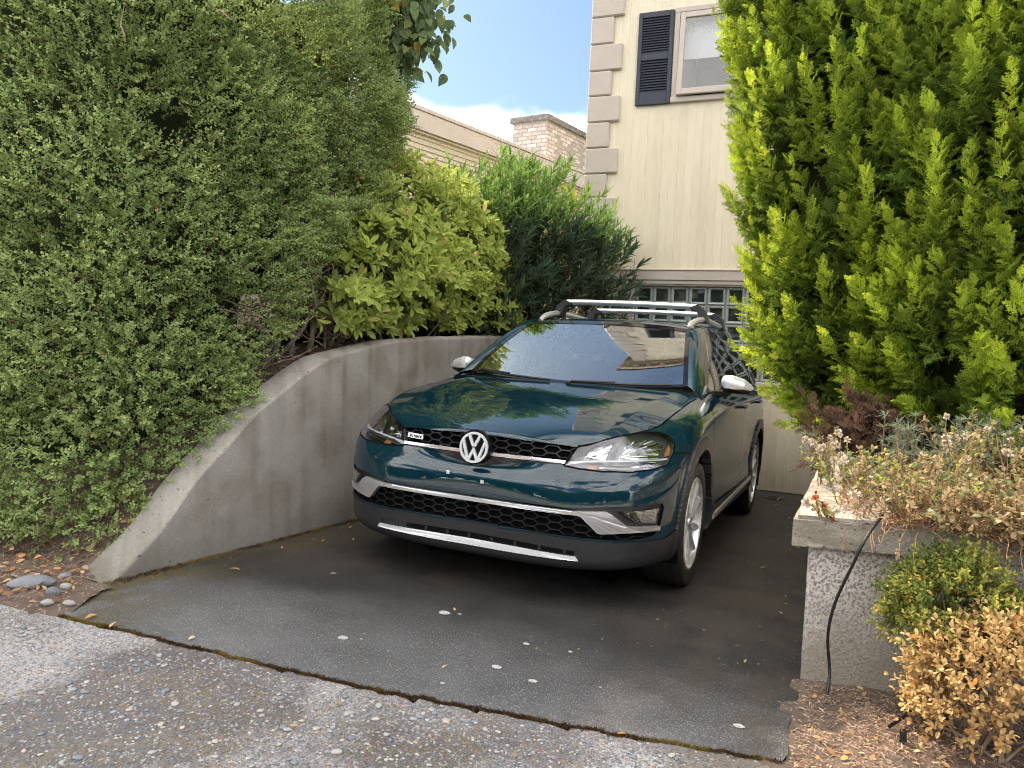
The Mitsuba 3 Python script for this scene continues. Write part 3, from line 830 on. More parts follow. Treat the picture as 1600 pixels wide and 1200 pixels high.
class Cutter:
    """Splits the body's grid along outlines (polygons in grid coordinates), moving nearby nodes onto the outlines so that the cuts are clean."""

    def __init__(self, ij):
        self.ij, self.shape = ij.reshape(-1, 2).copy(), ij.shape[:2]
        q = grid_faces(*self.shape)
        self.quads = q
        self.owner = np.full(len(q), '', dtype=object)
        self.moved = np.zeros(len(self.ij), bool)

    def cut(self, name, poly, only=('',)):
        x0, y0, x1, y1 = poly.bounds
        near = np.flatnonzero((self.ij[:, 0] > x0 - 1.5) & (self.ij[:, 0] < x1 + 1.5) & (self.ij[:, 1] > y0 - 1.5) & (self.ij[:, 1] < y1 + 1.5) & ~self.moved)
        line = poly.boundary
        for k in near:
            p = Point(self.ij[k])
            if line.distance(p) < 0.5:
                c = line.interpolate(line.project(p))
                if 0 < self.ij[k][0] < self.shape[0] - 1:
                    self.ij[k] = (c.x, c.y) if 0 < self.ij[k][1] < self.shape[1] - 1 else (c.x, self.ij[k][1])
                self.moved[k] = True
        mid = self.ij[self.quads].mean(1)
        cand = np.flatnonzero((mid[:, 0] > x0 - 1) & (mid[:, 0] < x1 + 1) & (mid[:, 1] > y0 - 1) & (mid[:, 1] < y1 + 1) & np.isin(self.owner.astype(str), only))
        shapely.prepare(poly)
        inside = shapely.contains_xy(poly, mid[cand, 0], mid[cand, 1])
        self.owner[cand[inside]] = name

    def part(self, name, off=0.0):
        q = self.quads[self.owner == name]
        used, inv = np.unique(q, return_inverse=True)
        return at_param(self.ij[used], off), inv.reshape(-1, 4)


def ppoly(pts):
    """A polygon of the body's grid coordinates from points in space."""
    return Polygon(to_param(np.asarray(pts, float))).buffer(0)


def ribbon(pts, width, off):
    """A strip of constant width lying on the body along points in space."""
    p = dense(pts, 0.015, False)
    q = to_param(p)
    c = at_param(q, off)
    n = at_param(q, off + 0.01) - c
    n /= np.linalg.norm(n, axis=1, keepdims=True)
    t = np.gradient(c, axis=0)
    s = np.cross(t, n); s /= np.linalg.norm(s, axis=1, keepdims=True) + 1e-12
    v = np.stack([c - s * width / 2, c + s * width / 2], 1).reshape(-1, 3)
    return v, tri(grid_faces(len(c), 2))
# ---- outlines on the body (left side of the car; the right side mirrors them)
HEADLIGHT = [(.415, .0915, .637), (.456, .146, .719), (.515, .185, .746), (.572, .2266, .766), (.639, .302, .788), (.706, .389, .8025), (.754, .446, .8025), (.7967, .478, .7875), (.825, .4697, .759), (.8345, .4134, .7157), (.8294, .331, .6686), (.783, .2487, .650), (.700, .1774, .6336), (.583, .128, .6267), (.487, .102, .630)]
UPPER = [(0, .047, .7395), (.23, .0694, .7315), (.453, .1444, .7205), (.414, .0925, .640), (.239, .0668, .635), (0, .058, .5885)]
INSERT = [(0, .034, .4585), (.204, .034, .457), (.4876, .054, .4593), (.636, .109, .4784), (.8286, .2778, .500), (.8379, .2923, .488), (.826, .2793, .384), (.809, .2612, .3554), (.7595, .2087, .3393), (.663, .139, .329), (.506, .074, .3305), (.273, .044, .334), (0, .0414, .338)]
LOWBLUE = [(0, .0414, .331), (.273, .044, .327), (.506, .074, .3225), (.663, .1395, .322), (.7598, .2103, .3285), (.847, .3322, .3375), (.8689, .40, .359), (.8783, .4704, .394)]


def edge0(poly):
    """Outlines that start on the centre line are carried across it, so that no sliver is left there."""
    c = np.array(poly.exterior.coords)
    c[c[:, 0] < 1.0, 0] = -3
    return Polygon(c).buffer(0)


def arch_poly(cy, r):
    th = np.radians(np.linspace(-50, 230, 120))
    y, z = cy + r * np.cos(th), 0.325 + r * np.sin(th)
    q = to_param(np.stack([np.full_like(y, .885), y, np.maximum(z, .215)], 1))
    q[z < .225, 1] = -3
    return Polygon(q).buffer(0)


CUT = Cutter(BI)
for cy in (.87, 3.504):
    CUT.cut('opening', arch_poly(cy, .382))
for cy in (.87, 3.504):
    CUT.cut('arch_trim' if cy < 2 else 'rear_arch_trim', arch_poly(cy, .452))
CUT.cut('headlight', ppoly(HEADLIGHT))
CUT.cut('upper_grille', edge0(ppoly(dense(UPPER, .03))))
CUT.cut('insert', edge0(ppoly(dense(INSERT, .03))))
lb = to_param(dense(LOWBLUE, .02, False))
CUT.cut('lower_bumper', Polygon(np.vstack([[(-3, -3), (-3, lb[0, 1])], lb, [(lb[-1, 0] + 25, lb[-1, 1]), (lb[-1, 0] + 25, -3)]])).buffer(0))
i_at = lambda y, z=.6: to_param([(.885, y, z)])[0, 0]
j_at = lambda y, z: to_param([(.885, y, z)])[0, 1]
sill = np.array([(i_at(y, .36), j_at(y, .365)) for y in np.linspace(1.0, 3.3, 30)])
CUT.cut('sill_cladding', Polygon(np.vstack([sill, [(sill[-1, 0], -3), (sill[0, 0], -3)]])).buffer(0))
bt = to_param(dense([(0, .052, .70), (.43, .12, .69), (.60, .185, .70), (.8345, .4134, .7157), (.868, .54, .715), (.886, .66, .71)], .02, False))
CUT.cut('front_bumper', Polygon(np.vstack([[(-3, -3), (-3, bt[0, 1])], bt, [(bt[-1, 0], -3)]])).buffer(0))
CUT.cut('bonnet', Polygon([(-3, 56), (-3, 200), (to_param([(.46, .152, .726)])[0, 0], 200), (to_param([(.46, .152, .726)])[0, 0], 56)]))
NT = len(BT) + 3
CUT.cut('fender', Polygon([(-3, -3), (-3, NT), (i_at(1.235, .9), NT), (i_at(1.235, .7), 56), (i_at(1.235, .5), -3)]))
CUT.cut('front_door', Polygon([(0, -3), (0, NT), (i_at(2.49, .9), NT), (i_at(2.49), -3)]))
CUT.cut('rear_door', Polygon([(0, -3), (0, NT), (i_at(3.42, .95), NT), (i_at(3.40, .8), j_at(3.4, .85)), (i_at(3.05, .5), -3)]))
CUT.cut('rear_body', Polygon([(-5, -5), (-5, NT + 5), (len(BS) + 5, NT + 5), (len(BS) + 5, -5)]))

front_nodes = BG[(BG[..., 1] < .75) & (BG[..., 0] < .86)]
FY_ = cKDTree(front_nodes[:, [0, 2]])


def front_y(x, z):
    """The depth of the nose at x, z (inverse distance of the nearest nodes)."""
    d, k = FY_.query(np.stack([np.abs(x), z], -1), k=4)
    w = 1 / (d + 1e-4)
    return (front_nodes[k, 1] * w).sum(-1) / w.sum(-1)


def conform(poly_xz, off, thick, m_only_right=False):
    """A plate in the x-z outline, bent onto the nose at OFF metres in front of it, THICK metres thick."""
    tri_v, tri_f = trimesh.creation.triangulate_polygon(poly_xz.segmentize(.02), engine='earcut')
    for _ in range(2):
        tri_v, tri_f = trimesh.remesh.subdivide(np.c_[tri_v, np.zeros(len(tri_v))][:, :3], tri_f)
        tri_v = tri_v[:, :2]
    x, z = tri_v[:, 0], tri_v[:, 1]
    y = front_y(x, z)
    e = 2e-3
    n = np.stack([-(front_y(x + .012, z) - front_y(x - .012, z)) / .024, np.ones_like(x), -(front_y(x, z + .012) - front_y(x, z - .012)) / .024], 1)
    n = -n / np.linalg.norm(n, axis=1, keepdims=True)
    n[:, 0] *= 1
    base = np.stack([x, y, z], 1)
    nn = np.stack([-n[:, 0] * -1, n[:, 1], n[:, 2]], 1)
    top, bot = base + nn * off, base + nn * (off - thick)
    f = np.asarray(tri_f)
    if np.cross(top[f[0, 1]] - top[f[0, 0]], top[f[0, 2]] - top[f[0, 0]])[1] > 0:
        f = f[:, ::-1]
    e = np.concatenate([f[:, [0, 1]], f[:, [1, 2]], f[:, [2, 0]]])
    s = {tuple(k) for k in e}
    b = np.array([k for k in e if (k[1], k[0]) not in s])
    m = len(top)
    walls = np.vstack([np.stack([b[:, 1], b[:, 0], b[:, 0] + m], 1), np.stack([b[:, 1], b[:, 0] + m, b[:, 1] + m], 1)])
    return np.vstack([top, bot]), np.vstack([f, walls, f[:, ::-1] + m])


# ---- painted panels
def panel(name, key, bsdf, off=0.0, **kw):
    v, q = CUT.part(name, off)
    return putc(key, both((v, q)), bsdf, 35, **kw)


panel('front_bumper', 'front_bumper', 'm_paint')
for sgn, who in ((1, CUT.part('fender')), (-1, mirror(CUT.part('fender')))):
    putc('fender', (who[0], tri(who[1])), 'm_paint', 35)
for nm in ('front_door', 'rear_door'):
    for m_ in (CUT.part(nm), mirror(CUT.part(nm))):
        putc(nm, (m_[0], tri(m_[1])), 'm_paint', 35)
panel('rear_body', 'rear_body', 'm_paint')
for nm in ('arch_trim', 'rear_arch_trim'):
    v, q = CUT.part(nm, .012)
    w = rim_walls((v, q), .05, (-1, 0, 0))
    for m_ in ((v, q), mirror((v, q))):
        ww = w if m_[0][0, 0] > 0 else mirror(w)
        putc('wheel_arch_trim', cat_meshes([(m_[0], tri(m_[1])), (ww[0], tri(ww[1]))]), 'm_cladding', 50)
v, q = CUT.part('sill_cladding', .006)
for m_ in ((v, q), mirror((v, q))):
    putc('sill_cladding', (m_[0], tri(m_[1])), 'm_cladding', 35)
panel('lower_bumper', 'lower_bumper', 'm_cladding', .004)

# ---- bonnet
def bonnet():
    nu, nv = 70, 110
    i_front = ARC[2]
    sp = np.linspace(ARC[2], ARC[9] + (ARC[10] - ARC[9]) * .24, 400)
    R8 = PchipInterpolator(ARC, RINGS[8], axis=0)
    P = R8(sp)
    d = np.concatenate([[0], np.cumsum(np.linalg.norm(np.diff(P, axis=0), axis=1))]); d /= d[-1]
    vv = np.linspace(0, 1, nv)
    Pv = np.stack([np.interp(vv, d, P[:, k]) for k in range(3)], 1)
    Cp = np.array([(.058, .756), (.12, .778), (.20, .8015), (.32, .8315), (.46, .8625), (.62, .894), (.80, .926), (1.0, .9565), (1.205, .984)])
    yc = PchipInterpolator([0, .07, .15, .26, .39, .53, .68, .84, 1], Cp[:, 0])(vv)
    zc = PchipInterpolator(Cp[:, 0], Cp[:, 1])(yc)
    u = np.linspace(0, 1, nu)
    U, V = np.meshgrid(u, vv, indexing='ij')
    w = U ** 2.2
    X = U * Pv[None, :, 0]
    Y = yc[None] + (Pv[None, :, 1] - yc[None]) * w
    Z = zc[None] + (Pv[None, :, 2] - zc[None]) * w
    G = np.stack([X, Y, Z], -1)
    F = R8(np.interp(u, np.linspace(0, 1, 60), np.linspace(0, ARC[2], 60)))
    xr = np.interp(u, np.interp(np.linspace(0, 1, 60), [0, 1], [0, 1]), np.linspace(0, 1, 60))
    fx = R8(np.linspace(0, ARC[2], 300))
    F = np.stack([u * .456, np.interp(u * .456, fx[:, 0], fx[:, 1]), np.interp(u * .456, fx[:, 0], fx[:, 2])], 1)
    G += (F[:, None] - G[:, :1]) * ((1 - V) ** 4)[..., None]
    rear = PchipInterpolator([0, .45, .75, .93, 1], np.array([(0, 1.205, .984), (.35, 1.222, .986), (.59, 1.262, .988), (.715, 1.285, .980), tuple(Pv[-1])]), axis=0)(u)
    G += (rear[:, None] - G[:, -1:]) * (V ** 4)[..., None]
    ur = np.interp(vv, [0, .15, .4, .7, 1], [.99, .90, .80, .80, .84])[None]
    ridge = np.where(U < ur, (U / ur) ** 3, np.clip((1 - U) / (1 - ur + 1e-6), 0, 1) ** 1.25)
    G[..., 2] += .013 * np.sin(np.pi * np.clip(V, 0, 1)) ** .55 * ridge + .006 * np.sin(np.pi * V) * (1 - U ** 2)
    return G


BON = bonnet()
bq = grid_faces(*BON.shape[:2])
lip = both(CUT.part('bonnet'))
putc('bonnet', cat_meshes([both((BON.reshape(-1, 3), bq[:, ::-1] if np.cross(BON[1, 0] - BON[0, 0], BON[0, 1] - BON[0, 0])[2] < 0 else bq)), lip]), 'm_paint', 24)

# ---- greenhouse: screen, pillars, roof, side glass
WS_B = PchipInterpolator([0, .55, .92, 1], np.array([(0, 1.225, .981), (.40, 1.255, .992), (.655, 1.325, 1.012), (.694, 1.345, 1.021)]), axis=0)
WS_T = PchipInterpolator([0, .5, 1], np.array([(0, 2.02, 1.416), (.29, 2.005, 1.409), (.560, 1.957, 1.384)]), axis=0)


def ruled(A, B, na, nb, bulge=None):
    a, b = np.linspace(0, 1, na), np.linspace(0, 1, nb)
    G = A(a)[:, None] * (1 - b)[None, :, None] + B(a)[:, None] * b[None, :, None]
    if bulge is not None:
        G += bulge(a[:, None], b[None, :])[..., None] * 1.0 if np.ndim(bulge(0.5, 0.5)) == 0 else bulge(a[:, None], b[None, :])
    return G


def orient(G, toward):
    q = grid_faces(*G.shape[:2])
    c = G.reshape(-1, 3)
    n = np.cross(c[q[:, 1]] - c[q[:, 0]], c[q[:, 3]] - c[q[:, 0]]).sum(0)
    return (c, q if n @ np.asarray(toward) > 0 else q[:, ::-1])


WSG = ruled(WS_B, WS_T, 40, 30)
a_, b_ = np.meshgrid(np.linspace(0, 1, 40), np.linspace(0, 1, 30), indexing='ij')
WSG += (np.sin(np.pi * b_) * .022)[..., None] * np.array([0, -.45, .89])
putc('windscreen', both(orient(WSG, (0, -1, 1))), 'm_screen_glass', True)
# black printed edge of the screen
for nm, sel in (('edge', None),):
    side = WSG[-3:] + np.array([0, -.0012, .0024]); top = WSG[:, -3:] + np.array([0, -.0012, .0024]); low = WSG[:, :2] + np.array([0, -.0012, .0024])
    putc('screen_seal', cat_meshes([both(orient(side, (0, -1, 1))), both(orient(top, (0, -1, 1))), both(orient(low, (0, -1, 1)))]), 'm_gloss_black', 30)

R8C = PchipInterpolator(ARC, RINGS[8], axis=0)
T_PTS = np.array([tuple(R8C(ARC[9] + (ARC[10] - ARC[9]) * .24)), (.750, 1.36, 1.037), (.714, 1.55, 1.155), (.677, 1.75, 1.268), (.645, 1.93, 1.350), (.622, 2.10, 1.405), (.615, 2.35, 1.432), (.611, 2.7, 1.446), (.607, 3.1, 1.446), (.60, 3.5, 1.430), (.588, 3.9, 1.392), (.57, 4.2, 1.335), (.545, 4.40, 1.25)])
TY = PchipInterpolator(T_PTS[:, 1], T_PTS, axis=0)
ybelt = R8C(np.linspace(ARC[9], ARC[16], 600))


def BY(y):
    return np.stack([np.interp(y, ybelt[:, 1], ybelt[:, k]) for k in range(3)], -1)


# A pillar: between the screen's side edge and the outer edge
vv = np.linspace(0, 1, 40)
Wv = WSG[-1][np.clip((vv * 29).round().astype(int), 0, 29)]
Wv = np.stack([np.interp(vv, np.linspace(0, 1, 30), WSG[-1][:, k]) for k in range(3)], 1)
Tv = TY(np.interp(vv, [0, 1], [T_PTS[0, 1], 2.10]))
cr = np.linspace(0, 1, 10)
PIL = Wv[:, None] * (1 - cr)[None, :, None] + Tv[:, None] * cr[None, :, None]
PIL += (np.sin(np.pi * cr) * .014)[None, :, None] * np.array([.55, -.35, .75])
for m_ in (orient(PIL, (.5, -.6, .6)), mirror(orient(PIL, (.5, -.6, .6)))):
    putc('pillar', (m_[0], tri(m_[1])), 'm_paint', 60)
# roof
ry = np.linspace(0, 1, 70)
roofC = PchipInterpolator([0, .12, .3, .55, .8, 1], np.array([(0, 2.02, 1.420), (0, 2.25, 1.452), (0, 2.7, 1.478), (0, 3.3, 1.480), (0, 4.0, 1.452), (0, 4.48, 1.405)]), axis=0)(ry)
ty = np.interp(ry, [0, 1], [2.10, 4.40]); roofE = TY(ty)
ru = np.linspace(0, 1, 40)
U_, = (ru,)
prof = U_ ** 2.6
ROOF = np.stack([roofE[None, :, 0] * U_[:, None], roofC[None, :, 1] + (roofE[None, :, 1] - roofC[None, :, 1]) * (U_ ** 2)[:, None], roofC[None, :, 2] + (roofE[None, :, 2] - roofC[None, :, 2]) * prof[:, None]], -1)
front = np.vstack([WS_T(np.linspace(0, 1, 30)), PIL[-1][1:]])
fx = np.interp(U_ * front[-1, 0], front[:, 0], np.arange(len(front)))
Fr = np.stack([np.interp(fx, np.arange(len(front)), front[:, k]) for k in range(3)], 1) + [0, .002, .004]
ROOF += (Fr[:, None] - ROOF[:, :1]) * ((1 - ry) ** 6)[None, :, None]
putc('roof', both(orient(ROOF, (0, 0, 1))), 'm_paint', 40)
putc('headliner', both(orient(ROOF[:, 2:] - [0, 0, .03], (0, 0, -1))), 'm_liner', True)
# tailgate and rear screen
rg = np.stack([ROOF[:, -1] * 1.0, ROOF[:, -1] * [1, 1, 1] + [0, .02, -.35]], 1)
rearb = R8C(np.linspace(ARC[-1], ARC[16], 40))
RG = rg[:, :1] * 1.0
RGG = np.linspace(0, 1, 14)[None, :, None] * (rearb[:, None] - ROOF[:, -1][:, None]) + ROOF[:, -1][:, None]
putc('tailgate', both(orient(RGG, (0, 1, .3))), 'm_paint', 50)
# side glass and its frame
ys = np.linspace(T_PTS[0, 1] + .005, 4.40, 230)
tt = np.linspace(0, 1, 46)
SG = TY(ys)[:, None] * (1 - tt)[None, :, None] + BY(ys)[:, None] * tt[None, :, None]
hgt = (TY(ys)[:, 2] - BY(ys)[:, 2])
SG[..., 0] += np.sin(np.pi * tt)[None, :] * .035 * np.clip(hgt / .4, 0, 1)[:, None]
SIJ = np.stack(np.meshgrid(ys, tt, indexing='ij'), -1)


def yz_poly(pts):
    out = []
    for y, z in dense(np.array([(a, b, 0) for a, b in pts]), .02)[:, :2]:
        a, b = TY(y)[2], BY(np.array([y]))[0, 2]
        out.append((np.interp(y, ys, np.arange(len(ys))), (z - a) / (b - a) * (len(tt) - 1)))
    return Polygon(out).buffer(0)


BG_keep, BN_keep = BG, BN
SN = np.cross(np.gradient(SG, axis=0), np.gradient(SG, axis=1)); SN /= np.linalg.norm(SN, axis=2, keepdims=True) + 1e-12
if SN[100, 20, 0] < 0:
    SN = -SN
BG, BN, BS, BT = SG, SN, ys, tt
cs = Cutter(np.stack(np.meshgrid(np.arange(len(ys)), np.arange(len(tt)), indexing='ij'), -1).astype(float))
WIN = {'quarter_window': [(1.45, 1.005), (1.645, 1.012), (1.66, 1.145)], 'door_window': [(1.70, 1.018), (1.725, 1.185), (1.90, 1.295), (2.10, 1.372), (2.30, 1.402), (2.47, 1.408), (2.50, 1.042)],
       'rear_window': [(2.59, 1.048), (2.56, 1.410), (2.9, 1.412), (3.2, 1.398), (3.36, 1.372), (3.44, 1.075)], 'luggage_window': [(3.50, 1.078), (3.44, 1.36), (3.7, 1.335), (3.95, 1.28), (4.12, 1.20), (4.10, 1.095)]}
for k, p in WIN.items():
    cs.cut(k, yz_poly(p))
allw = shapely.union_all([yz_poly(p).buffer(2.2, join_style='mitre') for p in WIN.values()])
cs.cut('window_trim', yz_poly([(1.42, .99), (1.62, 1.16), (1.84, 1.285), (2.1, 1.39), (2.35, 1.422), (2.7, 1.432), (3.1, 1.43), (3.5, 1.405), (3.9, 1.345), (4.18, 1.20), (4.15, 1.078), (3.4, 1.058), (2.5, 1.028), (1.7, 1.004)]))
for k in WIN:
    v, q = cs.part(k, -.003)
    for m_ in ((v, q), mirror((v, q))):
        putc(k, (m_[0], tri(m_[1])), 'm_sideglass' if 'm_sideglass' in scene else mat('m_sideglass', type='thindielectric', int_ior=1.65, specular_transmittance=rgb(.35, .37, .36)), True)
for k, b in (('window_trim', 'm_gloss_black'), ('', 'm_paint')):
    v, q = cs.part(k)
    for m_ in ((v, q), mirror((v, q))):
        putc('window_trim' if k else 'side_frame', (m_[0], tri(m_[1])), b, 40)
BG, BN, BS, BT = BG_keep, BN_keep, *body_grid()[:2]
# ---- grilles, strips, lamps of the nose
def strip_poly(top, bottom, both_sides=True):
    p = [(a, c) for a, b, c in top] + [(a, c) for a, b, c in bottom[::-1]]
    P = Polygon(p).buffer(0)
    if both_sides:
        P = P.union(Polygon([(-a, c) for a, c in p]).buffer(0)).buffer(.0008)
    return P


def hexes(region_xz, w, h, line, depth, off, z_ref):
    """A honeycomb of flattened cells, each a thin frame with walls into the dark, following the nose."""
    x0, z0, x1, z1 = region_xz.bounds
    vs, fs, o = [], [], 0
    hexa = np.array([(.5, 0), (.25, .5), (-.25, .5), (-.5, 0), (-.25, -.5), (.25, -.5)])
    for i in range(-int((x1 - x0) / w) - 3, int((x1 - x0) / w) + 4):
        for j in range(-12, 13):
            cx, cz = i * .75 * w, z_ref + j * h + (h / 2 if i % 2 else 0)
            if not region_xz.contains(Point(cx, cz)):
                p = Polygon(hexa * [w, h] + [cx, cz]).intersection(region_xz)
                if p.is_empty or p.area < .12 * w * h:
                    continue
            outer, inner = hexa * [w, h] + [cx, cz], hexa * [w - 2.3 * line, h - 2 * line] + [cx, cz]
            pts = np.vstack([outer, inner, inner])
            bad = ~shapely.contains_xy(region_xz.buffer(1e-4), pts[:, 0], pts[:, 1])
            for k in np.flatnonzero(bad):
                q = region_xz.exterior.interpolate(region_xz.exterior.project(Point(pts[k])))
                pts[k] = (q.x, q.y)
            y = front_y(pts[:, 0], pts[:, 1]) + off
            y[12:] += depth
            v = np.stack([pts[:, 0], y, pts[:, 1]], 1)
            k = np.arange(6); k1 = (k + 1) % 6
            q = np.vstack([np.stack([k, k1, k1 + 6, k + 6], 1), np.stack([k + 6, k1 + 6, k1 + 12, k + 12], 1)])
            vs.append(v); fs.append(tri(q) + o); o += 18
    return np.vstack(vs), np.vstack(fs)


UP_XZ = Polygon([(-a, c) for a, b, c in UPPER[:3]][::-1] + [(a, c) for a, b, c in UPPER[1:5]] + [(0, UPPER[5][2])] + [(-a, c) for a, b, c in UPPER[3:5]][::-1]).buffer(0)
IN_XZ = Polygon([(a, c) for a, b, c in INSERT] + [(-a, c) for a, b, c in INSERT[1:-1]][::-1]).buffer(0)

for nm, key, dep in (('upper_grille', 'upper_grille_back', .035), ('insert', 'lower_grille_back', .035)):
    v, q = CUT.part(nm)
    n_in = np.array([0, 1.0, 0])
    wl = rim_walls((v, q), dep, n_in)
    putc(key, cat_meshes([both((v + n_in * dep, q)), both(wl), both((wl[0], wl[1][:, ::-1]))]), 'm_void', False)
mesh_top = UP_XZ.intersection(shapely.box(-1, .655, 1, .8))
bot_edge = shapely.union_all([Polygon([(s * .0, .612), (s * .239, .664), (s * .43, .668), (s * .47, .73), (s * .23, .74), (0, .75)]) for s in (1, -1)])
putc('upper_grille', hexes(UP_XZ.intersection(bot_edge).buffer(-.002), .078, .0335, .0024, .018, .006, .702), 'm_trim', False)
putc('lower_grille', hexes(IN_XZ.intersection(Polygon([(-.80, .33), (.80, .33), (.80, .362), (.60, .352), (.52, .428), (.48, .436), (-.48, .436), (-.52, .428), (-.60, .352), (-.80, .362)])).buffer(-.002), .077, .0335, .0023, .014, .012, .385), 'm_trim', False)
# black insert around the fog lamps and above the strip
INS_OUT = Polygon([(.50, .447), (.6, .457), (.66, .437), (.711, .399), (.822, .399), (.833, .40), (.8385, .488), (.829, .5), (.636, .4784), (.50, .459)])
for s in (1, -1):
    P = INS_OUT if s > 0 else shapely.affinity.scale(INS_OUT, -1, 1, origin=(0, 0))
    putc('fog_lamp_surround', conform(P, -.012, .01), 'm_black', 30)
    for k_, (pp, mt, of) in enumerate(((Polygon([(.672, .4585), (.822, .479), (.8175, .408), (.742, .4065), (.70, .434)]), 'm_gloss_black', -.008), (Polygon([(.738, .462), (.816, .4735), (.813, .415), (.765, .413)]), 'm_reflector', -.005))):
        pp = pp if s > 0 else shapely.affinity.scale(pp, -1, 1, origin=(0, 0))
        putc('fog_lamp' if k_ else 'fog_lamp_housing', conform(pp, of, .006), mt, False)
    lens = Polygon([(.690, .460), (.820, .478), (.8155, .41), (.745, .4085)])
    lens = lens if s > 0 else shapely.affinity.scale(lens, -1, 1, origin=(0, 0))
    putc('fog_lamp_lens', conform(lens, .0, .003), 'm_lens', False)
putc('insert_upper_gap', conform(strip_poly([(0, 0, .4585), (.204, 0, .457), (.50, 0, .459)], [(0, 0, .445), (.205, 0, .4455), (.50, 0, .446)]), -.02, .006), 'm_black', 30)
# silver strip with its wings
SIL = strip_poly([(0, 0, .4462), (.205, 0, .4467), (.4825, 0, .4475)], [(0, 0, .4292), (.205, 0, .4292), (.4825, 0, .4305)])
putc('bumper_strip', conform(SIL, .006, .02), 'm_satin', 30)
WING = Polygon([(.4845, .4475), (.62, .4576), (.645, .447), (.660, .435), (.711, .3955), (.8237, .397), (.8237, .379), (.723, .3684), (.6055, .3553), (.59, .358), (.571, .378), (.525, .423), (.511, .429), (.4845, .4305)])
for s in (1, -1):
    putc('bumper_strip_wing', conform(WING if s > 0 else shapely.affinity.scale(WING, -1, 1, origin=(0, 0)), .007, .022), 'm_satin', 30)
LOW = strip_poly([(0, 0, .2545), (.215, 0, .2523), (.506, 0, .244)], [(0, 0, .2266), (.217, 0, .2259), (.517, 0, .229)])
putc('lower_strip', conform(LOW, .012, .03), 'm_alu', 30)
putc('lower_intake', conform(strip_poly([(0, 0, .282), (.215, 0, .279), (.50, 0, .268)], [(0, 0, .2575), (.215, 0, .2553), (.50, 0, .2505)]), .0055, .004), 'm_void', 30)
for k in range(-4, 5):
    putc('lower_intake_rib', conform(shapely.box(k * .115 - .006, .255, k * .115 + .006, .277), .008, .003), 'm_cladding', False)
# bright strip under the honeycomb, black below it
GS = strip_poly([(.0, 0, .648), (.0818, 0, .6605), (.266, 0, .6605), (.4205, 0, .658)], [(.0, 0, .632), (.0825, 0, .6457), (.2677, 0, .6460), (.4165, 0, .6445)])
putc('grille_strip', conform(GS, .004, .02), 'm_chrome', 30)
putc('grille_sill', conform(strip_poly([(0, 0, .640), (.0825, 0, .645), (.268, 0, .6455), (.416, 0, .644)], [(0, 0, .590), (.239, 0, .636), (.3, 0, .638), (.414, 0, .6395)]), -.004, .01), 'm_gloss_black', 30)
for px_ in ((-.133, .545), (.047, .523)):
    putc('plate_screw', conform(shapely.box(px_[0] - .008, px_[1] - .008, px_[0] + .008, px_[1] + .008), .004, .006), 'm_lampwhite', False)


# emblem
def disc_part(P, y, thick):
    m = trimesh.creation.extrude_polygon(P, thick, engine='earcut')
    v = np.array(m.vertices)
    c, s_ = math.cos(-.07), math.sin(-.07)
    v = np.stack([v[:, 0], v[:, 1], v[:, 2]], 1)
    w = np.stack([v[:, 0], -v[:, 2], v[:, 1]], 1)               # stands up, faces -y
    w = w @ rotx(-.07).T
    return w + [0, y, .677], np.array(m.faces)


E0 = Point(0, 0)
putc('emblem_housing', cat_meshes([disc_part(E0.buffer(.0795, 48), .075, .048), disc_part(E0.buffer(.0775, 48), .074, .052)]), 'm_gloss_black', 30)
ringp = E0.buffer(.0715, 64).difference(E0.buffer(.0605, 64))
vee = LineString([(-.0300, .062), (0, -.001), (.0300, .062)]).buffer(.0062, cap_style='flat', join_style='mitre')
wee = LineString([(-.0575, .034), (-.0240, -.062), (0, -.0085), (.0240, -.062), (.0575, .034)]).buffer(.0062, cap_style='flat', join_style='mitre')
let = shapely.union_all([vee.intersection(shapely.box(-1, .0045, 1, 1)), wee.intersection(shapely.box(-1, -1, 1, .0005)).union(wee.intersection(shapely.box(-1, 0, -.02, 1))).union(wee.intersection(shapely.box(.02, 0, 1, 1)))]).intersection(E0.buffer(.0615, 64))
putc('emblem', cat_meshes([disc_part(g, .024, .010) for g in [ringp] + list(getattr(let, 'geoms', [let]))]), 'm_badge', 30)
# badge on the grille
bad = shapely.box(-.395, .678, -.300, .701)
putc('badge', conform(bad, .012, .006), 'm_alu', 30)
tx = meshkit.text_mesh('ALLTRACK', .0125, .002, bold=True)
tv = np.array(tx.vertices); tv[:, 0] *= .080 / np.ptp(tv[:, 0])
tw = np.stack([tv[:, 0] - .3875, front_y(tv[:, 0] - .3875, np.full(len(tv), .69)) - .0125 - tv[:, 2], tv[:, 1] + .6835], 1)
putc('badge_lettering', (tw, np.array(tx.faces)), 'm_void', False)


# headlights: clear cover, bucket, two reflectors, daylight bar, indicator
def lamp_pt(pts):
    return to_param(np.asarray(pts, float))


HQ = CUT.part('headlight')


